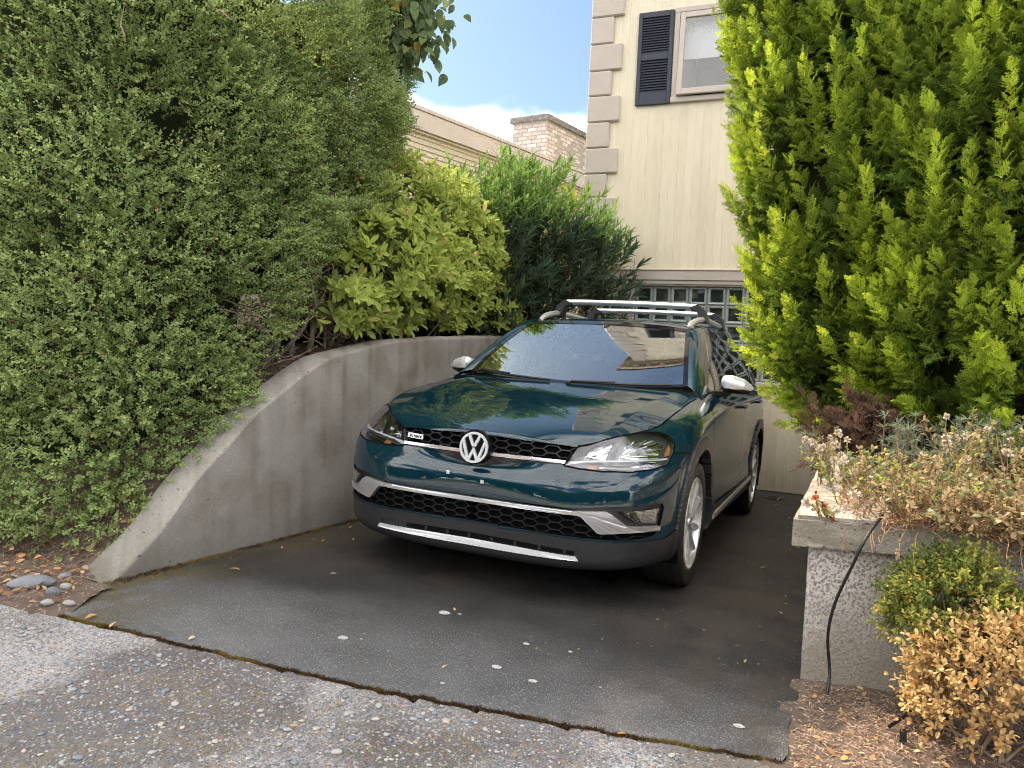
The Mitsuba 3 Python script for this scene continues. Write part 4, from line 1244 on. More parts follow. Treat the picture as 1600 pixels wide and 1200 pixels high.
def headlight(side):
    flip = (lambda m: m) if side > 0 else (lambda m: (mirror(m)[0], mirror(m)[1]))
    h = num(f'{CAR}__headlight')
    inw = np.array([-.35, .93, -.05]); inw /= np.linalg.norm(inw)
    v, q = HQ
    wl = rim_walls((v, q), .07, inw)

    def p_(name, mesh, b, smooth=35, **kw):
        f = np.asarray(mesh[1])
        m = flip((mesh[0], tri(f) if f.shape[1] == 4 else f))
        putc(f'{h}__{name}', m, b, smooth, **kw)
    p_('bucket', cat_meshes([(v + inw * .07, tri(q)), (wl[0], tri(wl[1])), (wl[0], tri(wl[1][:, ::-1]))]), 'm_lampgrey2' if 'm_lampgrey2' in scene else mat('m_lampgrey2', type='twosided', bsdf={'type': 'principled', 'base_color': rgb(.10, .10, .12), 'metallic': .5, 'roughness': .25}))
    Pn = lambda x, z, d: np.stack([x, np.asarray(YZ(x, z)) + d, z], -1)

    def patch(poly, depth, thick=.012):
        """A plate inside the lamp, parallel to the cover, DEPTH metres behind it."""
        tv_, tf_ = trimesh.creation.triangulate_polygon(Polygon(poly).segmentize(.02), engine='earcut')
        for _ in range(2):
            tv_, tf_ = trimesh.remesh.subdivide(np.c_[tv_, np.zeros(len(tv_))][:, :3], tf_); tv_ = tv_[:, :2]
        q_ = lamp_q(tv_)
        a = at_param(q_, -depth)
        return a, tf_

    u0 = to_param([HEADLIGHT[0]])[0]

    def lamp_q(xz):
        # lamp coordinates: x, z of the outline mapped to the body by the nearest node in x-z near the lamp
        sel = hl_nodes
        d, k = hl_tree.query(xz, k=3)
        w = 1 / (d + 1e-5)
        return (hl_ij[k] * w[..., None]).sum(1) / w.sum(1)[:, None]
    main = [(.636, .688), (.652, .772), (.735, .790), (.790, .765), (.788, .690)]
    inner = [(.487, .676), (.505, .728), (.548, .746), (.597, .757), (.582, .683)]
    p_('reflector', flute(patch(main, .030)), 'm_reflector', False)
    p_('reflector_inner', flute(patch(inner, .028)), 'm_reflector', False)
    bar = [(.425, .642), (.432, .659), (.520, .6715), (.625, .683), (.822, .7015), (.824, .694), (.625, .6755), (.50, .662)]
    p_('daylight_bar', patch(bar, .010), 'm_lampwhite')
    low = [(.47, .637), (.60, .660), (.80, .683), (.815, .672), (.78, .656), (.70, .640), (.58, .632)]
    p_('lower_reflector', flute(patch(low, .022), .012), 'm_reflector', False)
    p_('amber_bulb', patch([(.515, .637), (.515, .650), (.555, .655), (.56, .636)], .012), 'm_amber')
    p_('side_marker', patch([(.806, .705), (.808, .758), (.820, .742), (.827, .715)], .012), 'm_amber')
    p_('divider', patch([(.598, .684), (.612, .765), (.632, .770), (.618, .686)], .018), 'm_gloss_black')
    p_('cover', (v, q), 'm_lens', True)


def flute(m, amp=.012):
    """Facets of a reflector: its nodes pushed in and out."""
    v, f = m
    v = v.copy()
    v[:, 1] += amp * (np.abs(np.sin(v[:, 0] * 190)) * .9 + 1.3 * meshkit.noise(v * 60, 3)) - .004
    return v, f


ij_h = CUT.ij[np.unique(CUT.quads[CUT.owner == 'headlight'])]
i0, i1 = int(ij_h[:, 0].min()) - 2, int(ij_h[:, 0].max()) + 2
j0, j1 = int(ij_h[:, 1].min()) - 2, int(ij_h[:, 1].max()) + 2
hl_nodes = BG[i0:i1, j0:j1].reshape(-1, 3)
hl_ij = BI[i0:i1, j0:j1].reshape(-1, 2)
hl_tree = cKDTree(hl_nodes[:, [0, 2]])
YZ = None
headlight(1); headlight(-1)

# seams
def seam(name, pts, w=.006, off=.0012):
    m = ribbon(pts, w, off)
    m = cat_meshes([m, (m[0], m[1][:, ::-1])])
    putc(name, cat_meshes([m, mirror(m)]), 'm_void', False)


R8s = lambda a, b, n=40: [tuple(p) for p in PchipInterpolator(ARC, RINGS[8], axis=0)(np.linspace(a, b, n))]
seam('bonnet_seam', R8s(ARC[2], ARC[9] + (ARC[10] - ARC[9]) * .2, 80), .008, .0005)
seam('bumper_seam', [(.8345, .4134, .7157), (.868, .54, .712), (.887, .63, .698)], .005)
seam('door_seam', [(.885, 1.235, .40), (.885, 1.235, .60), (.885, 1.235, .75), (.872, 1.24, .87), (.79, 1.28, .96)], .005)
seam('door_seam', [(.88, 2.49, .40), (.88, 2.49, .60), (.882, 2.49, .8), (.882, 2.49, .9), (.815, 2.49, 1.02)], .006)
hl_line = dense(HEADLIGHT, .02)
m1 = ribbon(np.vstack([HEADLIGHT, HEADLIGHT[:1]]), .007, .0015)
m1 = cat_meshes([m1, (m1[0], m1[1][:, ::-1])])
putc('headlight_seal', m1, 'm_void', False); putc('headlight_seal', mirror(m1), 'm_void', False)

# mirrors
def spheres(ps, n=2):
    pts = [trimesh.creation.icosphere(n, r).vertices + np.array(c) for *c, r in ps]
    return hull(np.vstack(pts))


cap = spheres([(.880, 1.625, 1.066, .040), (.900, 1.63, 1.060, .046), (.955, 1.645, 1.048, .042), (1.002, 1.665, 1.032, .024), (.885, 1.62, 1.035, .030), (.99, 1.66, 1.024, .022), (.89, 1.70, 1.055, .04), (.985, 1.72, 1.035, .03)], 3)
capm = trimesh.Trimesh(*cap)
upper = trimesh.intersections.slice_mesh_plane(capm, [0, 0, 1], [0, 0, 1.026])
lowerm = spheres([(.885, 1.635, 1.030, .030), (.955, 1.655, 1.018, .024), (1.0, 1.67, 1.024, .016), (.89, 1.70, 1.03, .03), (.985, 1.72, 1.02, .02)], 2)
arm = hull(np.vstack([trimesh.creation.icosphere(1, .020).vertices + c for c in ((.885, 1.64, 1.000), (.80, 1.57, .985), (.80, 1.62, .975))]))
for s in (1, -1):
    g = (lambda m: m) if s > 0 else mirror
    w_ = num(f'{CAR}__door_mirror')
    putc(w_ + '__cap', g((np.array(upper.vertices), np.array(upper.faces))), 'm_cap', 50)
    putc(w_ + '__housing', g(lowerm), 'm_gloss_black', 50)
    putc(w_ + '__arm', g(arm), 'm_gloss_black', 50)
    putc(w_ + '__indicator', g(hull([(.90, 1.585, 1.024), (.90, 1.585, 1.029), (1.018, 1.645, 1.022), (1.018, 1.645, 1.027), (.90, 1.60, 1.027), (1.01, 1.66, 1.024)])), 'm_amber2' if 'm_amber2' in scene else mat('m_amber2', type='plastic', diffuse_reflectance=rgb(.55, .42, .22)), 30)

# door handles
for y in (2.32, 3.22):
    z = .905 if y < 3 else .93
    b_ = at_param(to_param([(.885, y, z)]))[0]
    m_ = cat_meshes([spheres([(b_[0] + .028, b_[1] - .08, b_[2], .012), (b_[0] + .034, b_[1], b_[2], .013), (b_[0] + .028, b_[1] + .08, b_[2], .012)]), spheres([(b_[0], b_[1] - .085, b_[2], .014), (b_[0] + .02, b_[1] - .08, b_[2], .011)]), spheres([(b_[0], b_[1] + .085, b_[2], .014), (b_[0] + .02, b_[1] + .08, b_[2], .011)])])
    putc('door_handle', m_, 'm_paint', 50); putc('door_handle', mirror(m_), 'm_paint', 50)

# silver strip along the sill
for s in (1, -1):
    m_ = hull([(.882, 1.285, .285), (.905, 1.30, .287), (.905, 1.30, .312), (.882, 1.285, .318), (.882, 3.06, .335), (.905, 3.05, .335), (.905, 3.05, .360), (.882, 3.06, .366)])
    putc('sill_strip', m_ if s > 0 else mirror(m_), 'm_satin', 30)

# roof rails, bars and their feet
ry_ = np.linspace(2.06, 4.15, 50)
rail = np.stack([np.interp(ry_, [2.06, 2.5, 3.4, 4.15], [.535, .553, .55, .535]), ry_, TY(ry_)[:, 2] + np.interp(ry_, [2.06, 2.11, 2.22, 2.40, 3.8, 4.0, 4.15], [.008, .026, .038, .052, .052, .036, .01])], 1)
for s in (1, -1):
    m_ = tube(rail, np.interp(ry_, [2.06, 2.12, 4.05, 4.15], [.014, .021, .021, .014]), 10)
    pass
    putc('roof_rail', m_ if s > 0 else mirror(m_), 'm_satin', 60)
for yb, zb in ((2.50, 1.585), (3.27, 1.592)):
    w_ = num(f'{CAR}__roof_bar')
    th = np.linspace(0, 2 * np.pi, 20, endpoint=False)
    sec = np.stack([.040 * np.cos(th), .020 * np.sin(th) * (1 + .25 * np.cos(th))], 1)
    xs = np.linspace(-.495, .495, 9)
    v_ = np.array([[(x, yb + a, zb + b + .006 * (1 - (x / .5) ** 2)) for a, b in sec] for x in xs])
    q_ = grid_faces(9, 20)
    wrap = np.array([[i * 20 + 19, (i + 1) * 20 + 19, (i + 1) * 20, i * 20] for i in range(8)])
    m_ = trimesh.Trimesh(v_.reshape(-1, 3), tri(np.vstack([q_, wrap]))); m_.fix_normals()
    putc(w_ + '__beam', (np.array(m_.vertices), np.array(m_.faces)), 'm_alu', 60)
    zr = float(np.interp(yb, ry_, rail[:, 2]))
    for s in (1, -1):
        ft = cat_meshes([hull([(.440, yb - .042, zb - .014), (.440, yb + .042, zb - .014), (.505, yb - .044, zb + .017), (.505, yb + .044, zb + .017), (.532, yb - .046, zb - .004), (.532, yb + .046, zb - .004), (.525, yb - .045, zb - .04), (.525, yb + .045, zb - .04), (.56, yb - .05, zb - .030), (.56, yb + .05, zb - .030)]),
                         hull([(.500, yb - .045, zb - .025), (.500, yb + .045, zb - .025), (.560, yb - .05, zb - .025), (.560, yb + .05, zb - .025), (.528, yb - .055, zr - .020), (.528, yb + .055, zr - .020), (.586, yb - .06, zr - .022), (.586, yb + .06, zr - .022)])])
        putc(w_ + '__foot', ft if s > 0 else mirror(ft), 'm_black', 30)

# wheels
def wheel(cx, cy, side):
    w_ = num(f'{CAR}__wheel')
    R = .325
    prof = np.array([(.232, -.095), (.250, -.104), (.285, -.109), (.305, -.106), (.318, -.092), (.3245, -.060), (.325, 0), (.3245, .060), (.318, .092), (.307, .105), (.285, .1085), (.258, .105), (.240, .099), (.2345, .092)])
    th = np.linspace(0, 2 * np.pi, 73)

    def lathe(pr):
        v = np.stack([np.repeat(pr[:, 1][None], 73, 0), pr[:, 0][None] * np.cos(th)[:, None], pr[:, 0][None] * np.sin(th)[:, None]], -1)
        m = trimesh.Trimesh(v.reshape(-1, 3), tri(grid_faces(73, len(pr)))); m.merge_vertices()
        return m
    t_ = lathe(prof); t_.fix_normals()
    parts = {}
    tv_ = [(np.array(t_.vertices), np.array(t_.faces))]
    for k in range(4):                                           # tread grooves as raised ribs between them
        r_ = np.array([(.325, -.075 + k * .041), (.3285, -.073 + k * .041), (.3285, -.046 + k * .041), (.325, -.044 + k * .041)])
        l_ = lathe(r_); l_.fix_normals(); tv_.append((np.array(l_.vertices), np.array(l_.faces)))
    parts['tyre'] = (cat_meshes(tv_), 'm_tyre')
    rim = lathe(np.array([(.236, .098), (.232, .104), (.226, .103), (.219, .094), (.213, .060), (.205, -.08), (.228, -.10)]))
    ri = (np.array(rim.vertices), np.array(rim.faces))
    sp = []
    for k in range(10):
        a = 2 * np.pi * (k // 2) / 5 + (.26 if k % 2 else -.26) + .1
        ri0, ro = .045, .222
        tw = .09 if k % 2 else -.09
        pts = []
        for r_, hw, yo, crest in ((ri0, .017, .070, .082), (.13, .017, .074, .090), (ro, .025, .083, .097)):
            aa = a + tw * (r_ - ri0) / (ro - ri0)
            c, s = math.cos(aa), math.sin(aa)
            for o, d in ((-hw, yo), (hw, yo), (-hw * .25, crest), (hw * .25, crest), (-hw * .8, yo - .030), (hw * .8, yo - .030)):
                pts.append((d, r_ * c - o * s, r_ * s + o * c))
        pts = np.array(pts).reshape(3, 6, 3)
        sp.append(hull(pts[:2].reshape(-1, 3))); sp.append(hull(pts[1:].reshape(-1, 3)))
    hub = lathe(np.array([(.001, .066), (.058, .066), (.072, .06), (.078, .03), (.001, .03)])); hub.fix_normals()
    parts['rim'] = (cat_meshes([ri, (ri[0], ri[1][:, ::-1])] + sp + [(np.array(hub.vertices), np.array(hub.faces))]), 'm_wheel')
    cap_ = lathe(np.array([(.001, .088), (.020, .087), (.030, .084), (.033, .078), (.033, .06)])); cap_.fix_normals()
    parts['centre_cap'] = ((np.array(cap_.vertices), np.array(cap_.faces)), 'm_satin')
    logo = [xf((np.array(m.vertices), np.array(m.faces)), np.array([[0, 0, 1.0], [1, 0, 0], [0, 1, 0]]) * .40, (.086, 0, 0)) for m in [trimesh.creation.extrude_polygon(g, .008, engine='earcut') for g in [ringp] + list(getattr(let, 'geoms', [let]))]]
    parts['cap_emblem'] = (cat_meshes(logo), 'm_chrome')
    disc = lathe(np.array([(.06, .012), (.150, .012), (.150, -.010), (.06, -.010)])); disc.fix_normals()
    parts['brake_disc'] = ((np.array(disc.vertices), np.array(disc.faces)), 'm_disc')
    bolts = []
    for k in range(5):
        a = 2 * np.pi * k / 5 + .1
        c_ = trimesh.creation.cylinder(.011, .012, sections=10)
        v = np.array(c_.vertices)[:, [2, 0, 1]] + [.068, .056 * math.cos(a), .056 * math.sin(a)]
        bolts.append((v, np.array(c_.faces)))
    parts['wheel_bolts'] = (cat_meshes(bolts), 'm_void')
    for nm, (m, b) in parts.items():
        v, f = m
        v = np.asarray(v)
        if side < 0:
            v, f = v * [-1, 1, 1], np.asarray(f)[:, ::-1]
        putc(f'{w_}__{nm}', (v + [cx, cy, R], f), b, 35)


for cy in (.87, 3.504):
    wheel(.770, cy, 1); wheel(-.770, cy, -1)
# wheel wells and underside
for cy in (.87, 3.504):
    th = np.linspace(-.35, np.pi + .35, 30)
    for s in (1, -1):
        v = np.array([[(x, cy + .40 * math.cos(a), .325 + .40 * math.sin(a)) for x in (.52 * s, .878 * s)] for a in th])
        q = grid_faces(30, 2)
        bk = trimesh.creation.cylinder(.40, .02, sections=30)
        bv = np.array(bk.vertices)[:, [2, 0, 1]] + [.52 * s, cy, .325]
        putc('wheel_well', cat_meshes([(v.reshape(-1, 3), tri(q)), (v.reshape(-1, 3), tri(q[:, ::-1])), (bv, np.array(bk.faces))]), 'm_void', False)
putc('underbody_block', cat_meshes([box(-.60, .60, .14, 4.40, .19, .30), box(-.50, .50, .45, 1.0, .30, .68), box(-.5, .5, 1.05, 4.3, .30, .36), box(-.82, .82, 1.30, 3.05, .215, .30)]), 'm_void', False)  # black boxes put in to block light beneath and through the body

# cabin: tub, fascia, seats, steering wheel, mirror
cab = []
cab.append(box(-.78, .78, 1.30, 4.35, .34, .36))
for s in (1, -1):
    cab.append(box(s * .79 - .01, s * .79 + .01, 1.30, 4.3, .34, .98))
cab.append(box(-.78, .78, 4.25, 4.33, .34, .95))
putc('cabin_floor', cat_meshes(cab), 'm_cabin', False)
dash = np.array([(0, 1.25, .955), (0, 1.62, .985), (0, 1.78, .955), (0, 1.84, .88), (0, 1.80, .60), (0, 1.30, .60)])
dv = np.array([[(x, y - .03 * (abs(x) / .72) ** 2 * 0 + (.05 * (x / .72) ** 2), z) for _, y, z in dash] for x in np.linspace(-.76, .76, 12)])
q = grid_faces(12, 6)
putc('fascia', cat_meshes([(dv.reshape(-1, 3), tri(q)), (dv.reshape(-1, 3), tri(q[:, ::-1]))]), 'm_cabin', 30)
for s in (1, -1):
    w_ = num(f'{CAR}__front_seat')
    putc(w_ + '__cushion', spheres([(s * .37 + a, y, .56, .09) for a in (-.17, .17) for y in (2.05, 2.45)], 2), 'm_cabin', True)
    putc(w_ + '__back', spheres([(s * .37 + a, 2.52 + dz * .25, .62 + dz, r) for a, dz, r in ((-.17, 0, .08), (.17, 0, .08), (-.15, .48, .06), (.15, .48, .06))], 2), 'm_cabin', True)
    putc(w_ + '__headrest', spheres([(s * .37 + a, 2.69, 1.235 + b, .04) for a in (-.10, .10) for b in (0, .09)], 2), 'm_cabin', True)
putc('rear_seat', cat_meshes([spheres([(a, 3.45 + b * .2, .65 + b, .08) for a in (-.6, .6) for b in (0, .4)], 2)] + [spheres([(c + a, 3.58, 1.17 + b, .04) for a in (-.09, .09) for b in (0, .05)], 2) for c in (-.4, 0, .4)]), 'm_cabin', True)
tor = trimesh.creation.torus(.18, .016, major_sections=32, minor_sections=8)
sv = np.array(tor.vertices) @ rotx(math.radians(62)).T + [.37, 1.93, .92]
putc('steering_wheel', cat_meshes([(sv, np.array(tor.faces)), spheres([(.37, 1.90, .91, .05), (.37, 1.84, .88, .05)], 1), box(.20, .54, 1.915, 1.93, .905, .925)]), 'm_cabin', 40)
putc('rear_view_mirror', cat_meshes([spheres([(-.11, 1.965, 1.300, .025), (.11, 1.965, 1.300, .025), (-.1, 1.965, 1.335, .022), (.1, 1.965, 1.335, .022)], 2), spheres([(0, 1.97, 1.375, .03), (0, 1.93, 1.36, .02)], 2)]), 'm_cabin', True)
st = np.array([(WSG[i, j] + np.array([0, .006, -.006])) for i, j in ((33, 26), (37, 26), (37, 28), (33, 28))])
putc('screen_sticker', cat_meshes([(st, np.array([[0, 1, 2], [0, 2, 3]])), (st, np.array([[0, 2, 1], [0, 3, 2]]))]), 'm_paper', False, label='white paper sticker in the upper corner of the windscreen')
# wipers and cowl
putc('cowl', both(orient(np.stack([np.stack([np.linspace(0, .71, 20), np.interp(np.linspace(0, .71, 20), [0, .4, .71], [1.17, 1.19, 1.26]), np.interp(np.linspace(0, .71, 20), [0, .4, .71], [.965, .968, .972])], 1), np.stack([np.linspace(0, .71, 20), np.interp(np.linspace(0, .71, 20), [0, .4, .71], [1.30, 1.33, 1.42]), np.interp(np.linspace(0, .71, 20), [0, .4, .71], [.985, .99, 1.0])], 1)], 1), (0, 0, 1))), 'm_black', 30)
for x0_, x1_ in ((-.60, -.10), (.02, .58)):
    i_ = [np.clip(abs(x) / .694, 0, 1) for x in np.linspace(x0_, x1_, 14)]
    pts = np.array([WS_B(a) * [np.sign(x) or 1, 1, 1] + [0, -.012, .016] for a, x in zip(i_, np.linspace(x0_, x1_, 14))])
    putc('wiper', cat_meshes([tube(pts, .008, 6), tube(np.array([pts[0] + [0, -.05, -.015], pts[0] + [.02, -.01, .004], pts[6] + [0, 0, .008]]), .009, 6)]), 'm_black', 40)
# ================================================================ plants
def thin(key, rough_=0.45, trans=0.7, spec=0.5):
    return mat(key, type='principledthin', base_color={'type': 'mesh_attribute', 'name': 'vertex_color'}, roughness=rough_, diff_trans=trans, eta=1.4 if spec else 1.3)


thin('m_leaf', 0.42, 0.95)
thin('m_leaf_dry', 0.7, 0.6)
thin('m_needle', 0.55, 1.0)
mat('m_bark', **rough(proc(lambda p, n, uv: mix((0.10, 0.080, 0.062), (0.22, 0.185, 0.15), fbm(p.x * 40, p.y * 40, p.z * 18, 3))), 0.85, 0.15))
mat('m_twig', **rough(proc(lambda p, n, uv: mix((0.15, 0.10, 0.07), (0.30, 0.23, 0.17), fbm(p.x * 30, p.y * 30, p.z * 30, 3))), 0.85, 0.15))
mat('m_deadtwig', **rough(proc(lambda p, n, uv: mix((0.10, 0.060, 0.045), (0.22, 0.14, 0.10), fbm(p.x * 30, p.y * 30, p.z * 30, 3))), 0.9, 0.1))
mat('m_dark_core', type='twosided', bsdf={'type': 'diffuse', 'reflectance': rgb(.030, .035, .020)})  # near-black colour standing in for the shade deep in the foliage
G = np.random.default_rng(2024)


def unit(v):
    return v / (np.linalg.norm(v, axis=-1, keepdims=True) + 1e-12)


def leaf_mesh(kind):
    """A leaf along +x, its face up (+z), one metre long: (vertices, faces)."""
    if kind == 'kite':                                         # 2 triangles
        return np.array([(0, 0, 0), (.52, .29, .06), (1, 0, -.03), (.52, -.29, .06)]), np.array([(0, 3, 1), (1, 3, 2)])
    if kind == 'small':                                        # 4 triangles
        v = np.array([(0, 0, 0), (.30, .24, .06), (.72, .25, .05), (1, 0, -.04), (.72, -.25, .05), (.30, -.24, .06)])
        f = np.array([(0, 5, 1), (1, 5, 4), (1, 4, 2), (2, 4, 3)])
        return v, f
    xs, ws, droop, fold = {'obovate': ([0, .12, .35, .62, .85, 1], [.03, .07, .15, .20, .13, 0], .16, .45), 'lance': ([0, .12, .40, .70, 1], [.02, .065, .095, .07, 0], .10, .35),
                           'broad': ([0, .10, .30, .55, .80, 1], [.02, .18, .31, .30, .15, 0], .24, .30), 'strap': ([0, .4, 1], [.05, .10, 0], .10, .25)}[kind]
    v = []
    for x, w in zip(xs, ws):
        z = -droop * x * x
        v += [(x, w, z + w * fold), (x, 0, z), (x, -w, z + w * fold)]
    v = np.array(v)
    f = []
    for i in range(len(xs) - 1):
        a = i * 3
        for o in (0, 1):
            f += [(a + o, a + o + 1, a + o + 4), (a + o, a + o + 4, a + o + 3)]
    return v, np.array(f)


def frames(x, up):
    """Frames whose first axis is X and whose third leans to UP: (n, 3, 3), columns the axes."""
    x = unit(x)
    z = unit(up - (up * x).sum(-1, keepdims=True) * x)
    y = np.cross(z, x)
    return np.stack([x, y, z], -1)


def scatter(leaf, P, F, S, col):
    """One mesh of all the leaves, with a colour per leaf at its vertices."""
    v, f = leaf
    n, k = len(P), len(v)
    S = np.broadcast_to(np.asarray(S, float), (n,))
    V = np.einsum('nij,kj->nki', F, v) * S[:, None, None] + P[:, None]
    Fa = (np.arange(n) * k)[:, None, None] + f[None]
    return V.reshape(-1, 3), Fa.reshape(-1, 3), np.repeat(np.asarray(col), k, 0)


def put_leaves(key, parts, bsdf='m_leaf', **kw):
    v, f, c = [], [], []
    o = 0
    for a, b, d in parts:
        v.append(a); f.append(b + o); c.append(d); o += len(a)
    return put(key, (np.vstack(v), np.vstack(f)), bsdf, False, color=np.vstack(c), kind='stuff', **kw)


def sprigs(base, axis, n_pairs, length, leaf_len, tip, base_col, tip_col, r, jitter=.5):
    """Opposite small leaves up each sprig. TIP: how much new growth each sprig shows, from 0 to 1."""
    m = len(base)
    a = unit(axis)
    side = unit(np.cross(a, r.normal(size=(m, 3))))
    oth = np.cross(a, side)
    P, X, U, S, C = [], [], [], [], []
    for k in range(n_pairs):
        t = (k + .6) / n_pairs
        s_, o_ = (side, oth) if k % 2 else (oth, side)
        for sg in (1, -1):
            c = base + a * (length * t)[:, None] + r.normal(0, .0025, (m, 3))
            x = unit(s_ * sg + a * (.55 + .9 * t) + r.normal(0, .30 * jitter, (m, 3)))
            P.append(c); X.append(x); U.append(unit(a + np.array([0, 0, .5]) + r.normal(0, .55 * jitter, (m, 3))))
            S.append(leaf_len * (1.0 - .35 * t) * (.8 + .4 * r.random(m)))
            f = np.clip(tip * (t ** 1.2) * 1.25, 0, 1)[:, None]
            C.append((base_col * (1 - f) + tip_col * f) * (.75 + .5 * r.random((m, 1))))
    return np.vstack(P), frames(np.vstack(X), np.vstack(U)), np.concatenate(S), np.vstack(C)


def wander(p, d, n, step, r, wob=.35, up=0.0):
    pts = [np.array(p, float)]
    d = unit(np.array(d, float))
    for _ in range(n):
        d = unit(d + r.normal(0, wob, 3) * .5 + [0, 0, up])
        pts.append(pts[-1] + d * step)
    return np.array(pts)


# ---------------------------------------------------------------- the tall clipped hedge on the left
HP = np.array([(-6.2, -.72), (-4.5, -.80), (-3.0, -.84), (-2.35, -.80), (-1.92, -.74), (-1.57, -.56), (-1.44, -.14), (-1.41, .40), (-1.43, .95), (-1.45, 1.45), (-1.58, 1.86), (-2.0, 2.35), (-2.7, 2.8), (-3.8, 3.1)])
HD = np.concatenate([[0], np.cumsum(np.linalg.norm(np.diff(HP, axis=0), axis=1))])
HXY = CubicSpline(HD, HP)


def hedge_base(y, x):
    b = np.interp(y, [-1.0, -.75, -.55, -.3, -.1, .1, .3, .5, .7, .95, 1.25, 1.45, 1.65, 1.9, 3], [.06, .06, .09, .22, .38, .54, .74, 1.02, 1.42, 1.60, 1.60, 1.66, 1.75, 1.6, 1.4])
    return np.where(x < -1.75, np.where(y > 1.5, b, .10 + np.clip(y + .6, 0, 1) * .3), b)


def hedge_top(x, y):
    return 3.42 + .05 * np.sin(x * 3 + y * 2) + .26 * np.clip((y - .9) / .7, 0, 1) + np.clip(-1.6 - x, 0, 1.2) * .40


def hedge_points(n, r, smin, smax, dmax, dpow=1.6, zlo=0, zhi=1):
    s = smin + (smax - smin) * r.random(n)
    p = HXY(s); t = unit(HXY(s, 1))
    nrm = np.stack([t[:, 1], -t[:, 0]], 1)
    zb, zt_ = hedge_base(p[:, 1], p[:, 0]), hedge_top(p[:, 0], p[:, 1])
    z = zb + (zt_ - zb) * (zlo + (zhi - zlo) * r.random(n))
    q = np.c_[p, z]
    bulge = (meshkit.fbm(q * [2.3, 2.3, 2.6], 3, seed=11) - .5) * .40 + (meshkit.fbm(q * 7, 3, seed=12) - .5) * .16
    low = np.clip((z - zb) / .5, 0, 1)
    depth = r.random(n) ** dpow * dmax
    bulge += -.05 * (1 - low) * (p[:, 1] > .2)
    q[:, :2] += nrm * (bulge - depth)[:, None]
    return q, np.c_[nrm, np.zeros(n)], depth, bulge


hed = 'tall_hedge'
tag(hed, 'tall dense small-leaved green hedge rising on the left above the curved concrete wall', 'hedge')
s0, s1 = HD[1], HD[-2]
parts_ = []
for n, smin, smax, zlo, zhi, pairs in ((23000, HD[2] - .2, HD[10] + .25, 0, 1, 6), (1900, HD[10] + .2, HD[-1] - .2, 0, 1, 6), (1800, 0.2, HD[2] - .2, 0, 1, 6)):
    q, nrm, depth, bulge = hedge_points(n, G, smin, smax, .34)
    hole = meshkit.fbm(q * 3.3, 3, seed=21)
    keep = ~((hole < .30) & (depth < .14)) & (G.random(n) < np.clip(1.2 - depth * .8, 0, 1))
    q, nrm, depth, bulge = q[keep], nrm[keep], depth[keep], bulge[keep]
    m = len(q)
    ax = unit(nrm * (.85 + .35 * G.random((m, 1))) + np.array([0, 0, .32]) + G.normal(0, .40, (m, 3)))
    fresh_lit = np.clip((meshkit.fbm(q * 4.2, 3, seed=31) - .36) * 2.6, 0, 1) * np.clip(1 - depth * 5, 0, 1) * (.35 + .65 * G.random(m))
    tone = .8 + .4 * G.random((m, 1))
    P, F, S, C = sprigs(q, ax, pairs, .065 + .055 * G.random(m), .0225 + .007 * G.random(m), fresh_lit, np.array([.285, .36, .140]) * tone, np.array([.56, .67, .25]) * tone, G)
    red = G.random(len(P)) < .004
    C[red] = [.32, .10, .05]
    parts_.append(scatter(leaf_mesh('kite'), P, F, S, C))
put_leaves(f'{hed}__foliage', parts_)


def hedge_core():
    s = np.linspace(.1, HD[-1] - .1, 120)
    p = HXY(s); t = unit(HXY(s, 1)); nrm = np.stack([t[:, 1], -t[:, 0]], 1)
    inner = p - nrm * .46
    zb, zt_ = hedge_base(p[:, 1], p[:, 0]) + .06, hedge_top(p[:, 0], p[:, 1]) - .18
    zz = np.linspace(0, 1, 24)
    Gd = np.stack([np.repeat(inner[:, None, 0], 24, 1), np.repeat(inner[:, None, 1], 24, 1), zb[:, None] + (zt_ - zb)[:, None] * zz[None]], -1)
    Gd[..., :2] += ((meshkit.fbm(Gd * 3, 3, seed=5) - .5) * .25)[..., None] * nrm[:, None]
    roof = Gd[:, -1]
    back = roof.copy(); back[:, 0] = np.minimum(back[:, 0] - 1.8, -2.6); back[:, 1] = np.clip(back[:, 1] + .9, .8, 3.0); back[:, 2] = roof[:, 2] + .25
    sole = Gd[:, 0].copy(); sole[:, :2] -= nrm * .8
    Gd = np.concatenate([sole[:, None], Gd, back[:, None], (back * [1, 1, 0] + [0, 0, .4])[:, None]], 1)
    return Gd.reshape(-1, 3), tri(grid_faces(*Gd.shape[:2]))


put(f'{hed}__dark_core', hedge_core(), 'm_dark_core', False)  # opaque dark shell in place of inner shade; back added to cast shadow
tw = []
for k in range(150):
    q, nrm, *_ = hedge_points(1, G, HD[2], HD[10], .1)
    q[:, :2] -= nrm[:, :2] * .10
    d = unit(-nrm[0] * .8 + np.array([0, 0, -.7]) + G.normal(0, .5, 3))
    tw.append(tube(wander(q[0] + G.normal(0, .02, 3), d, 6, .07, G, .35), np.linspace(.0016, .0045, 7), 4))
put(f'{hed}__twigs', cat_meshes(tw), 'm_twig', False, kind='stuff')
for k in range(16):                                             # boughs seen in the gap above the wall
    y0 = .35 + 1.15 * k / 16
    pts = wander((-1.60 - .12 * G.random(), y0, float(wall_top(y0)) - .02), (.10 + .25 * G.random(), -.5 + 1.0 * G.random(), .9), 9, .085, G, .30, .05)
    pts[:, 0] = np.minimum(pts[:, 0], -1.46)
    put(f'{hed}__branch', tube(pts, np.linspace(.014, .005, len(pts)) * (.6 + .7 * G.random()), 6), 'm_bark', 60)
tw = []
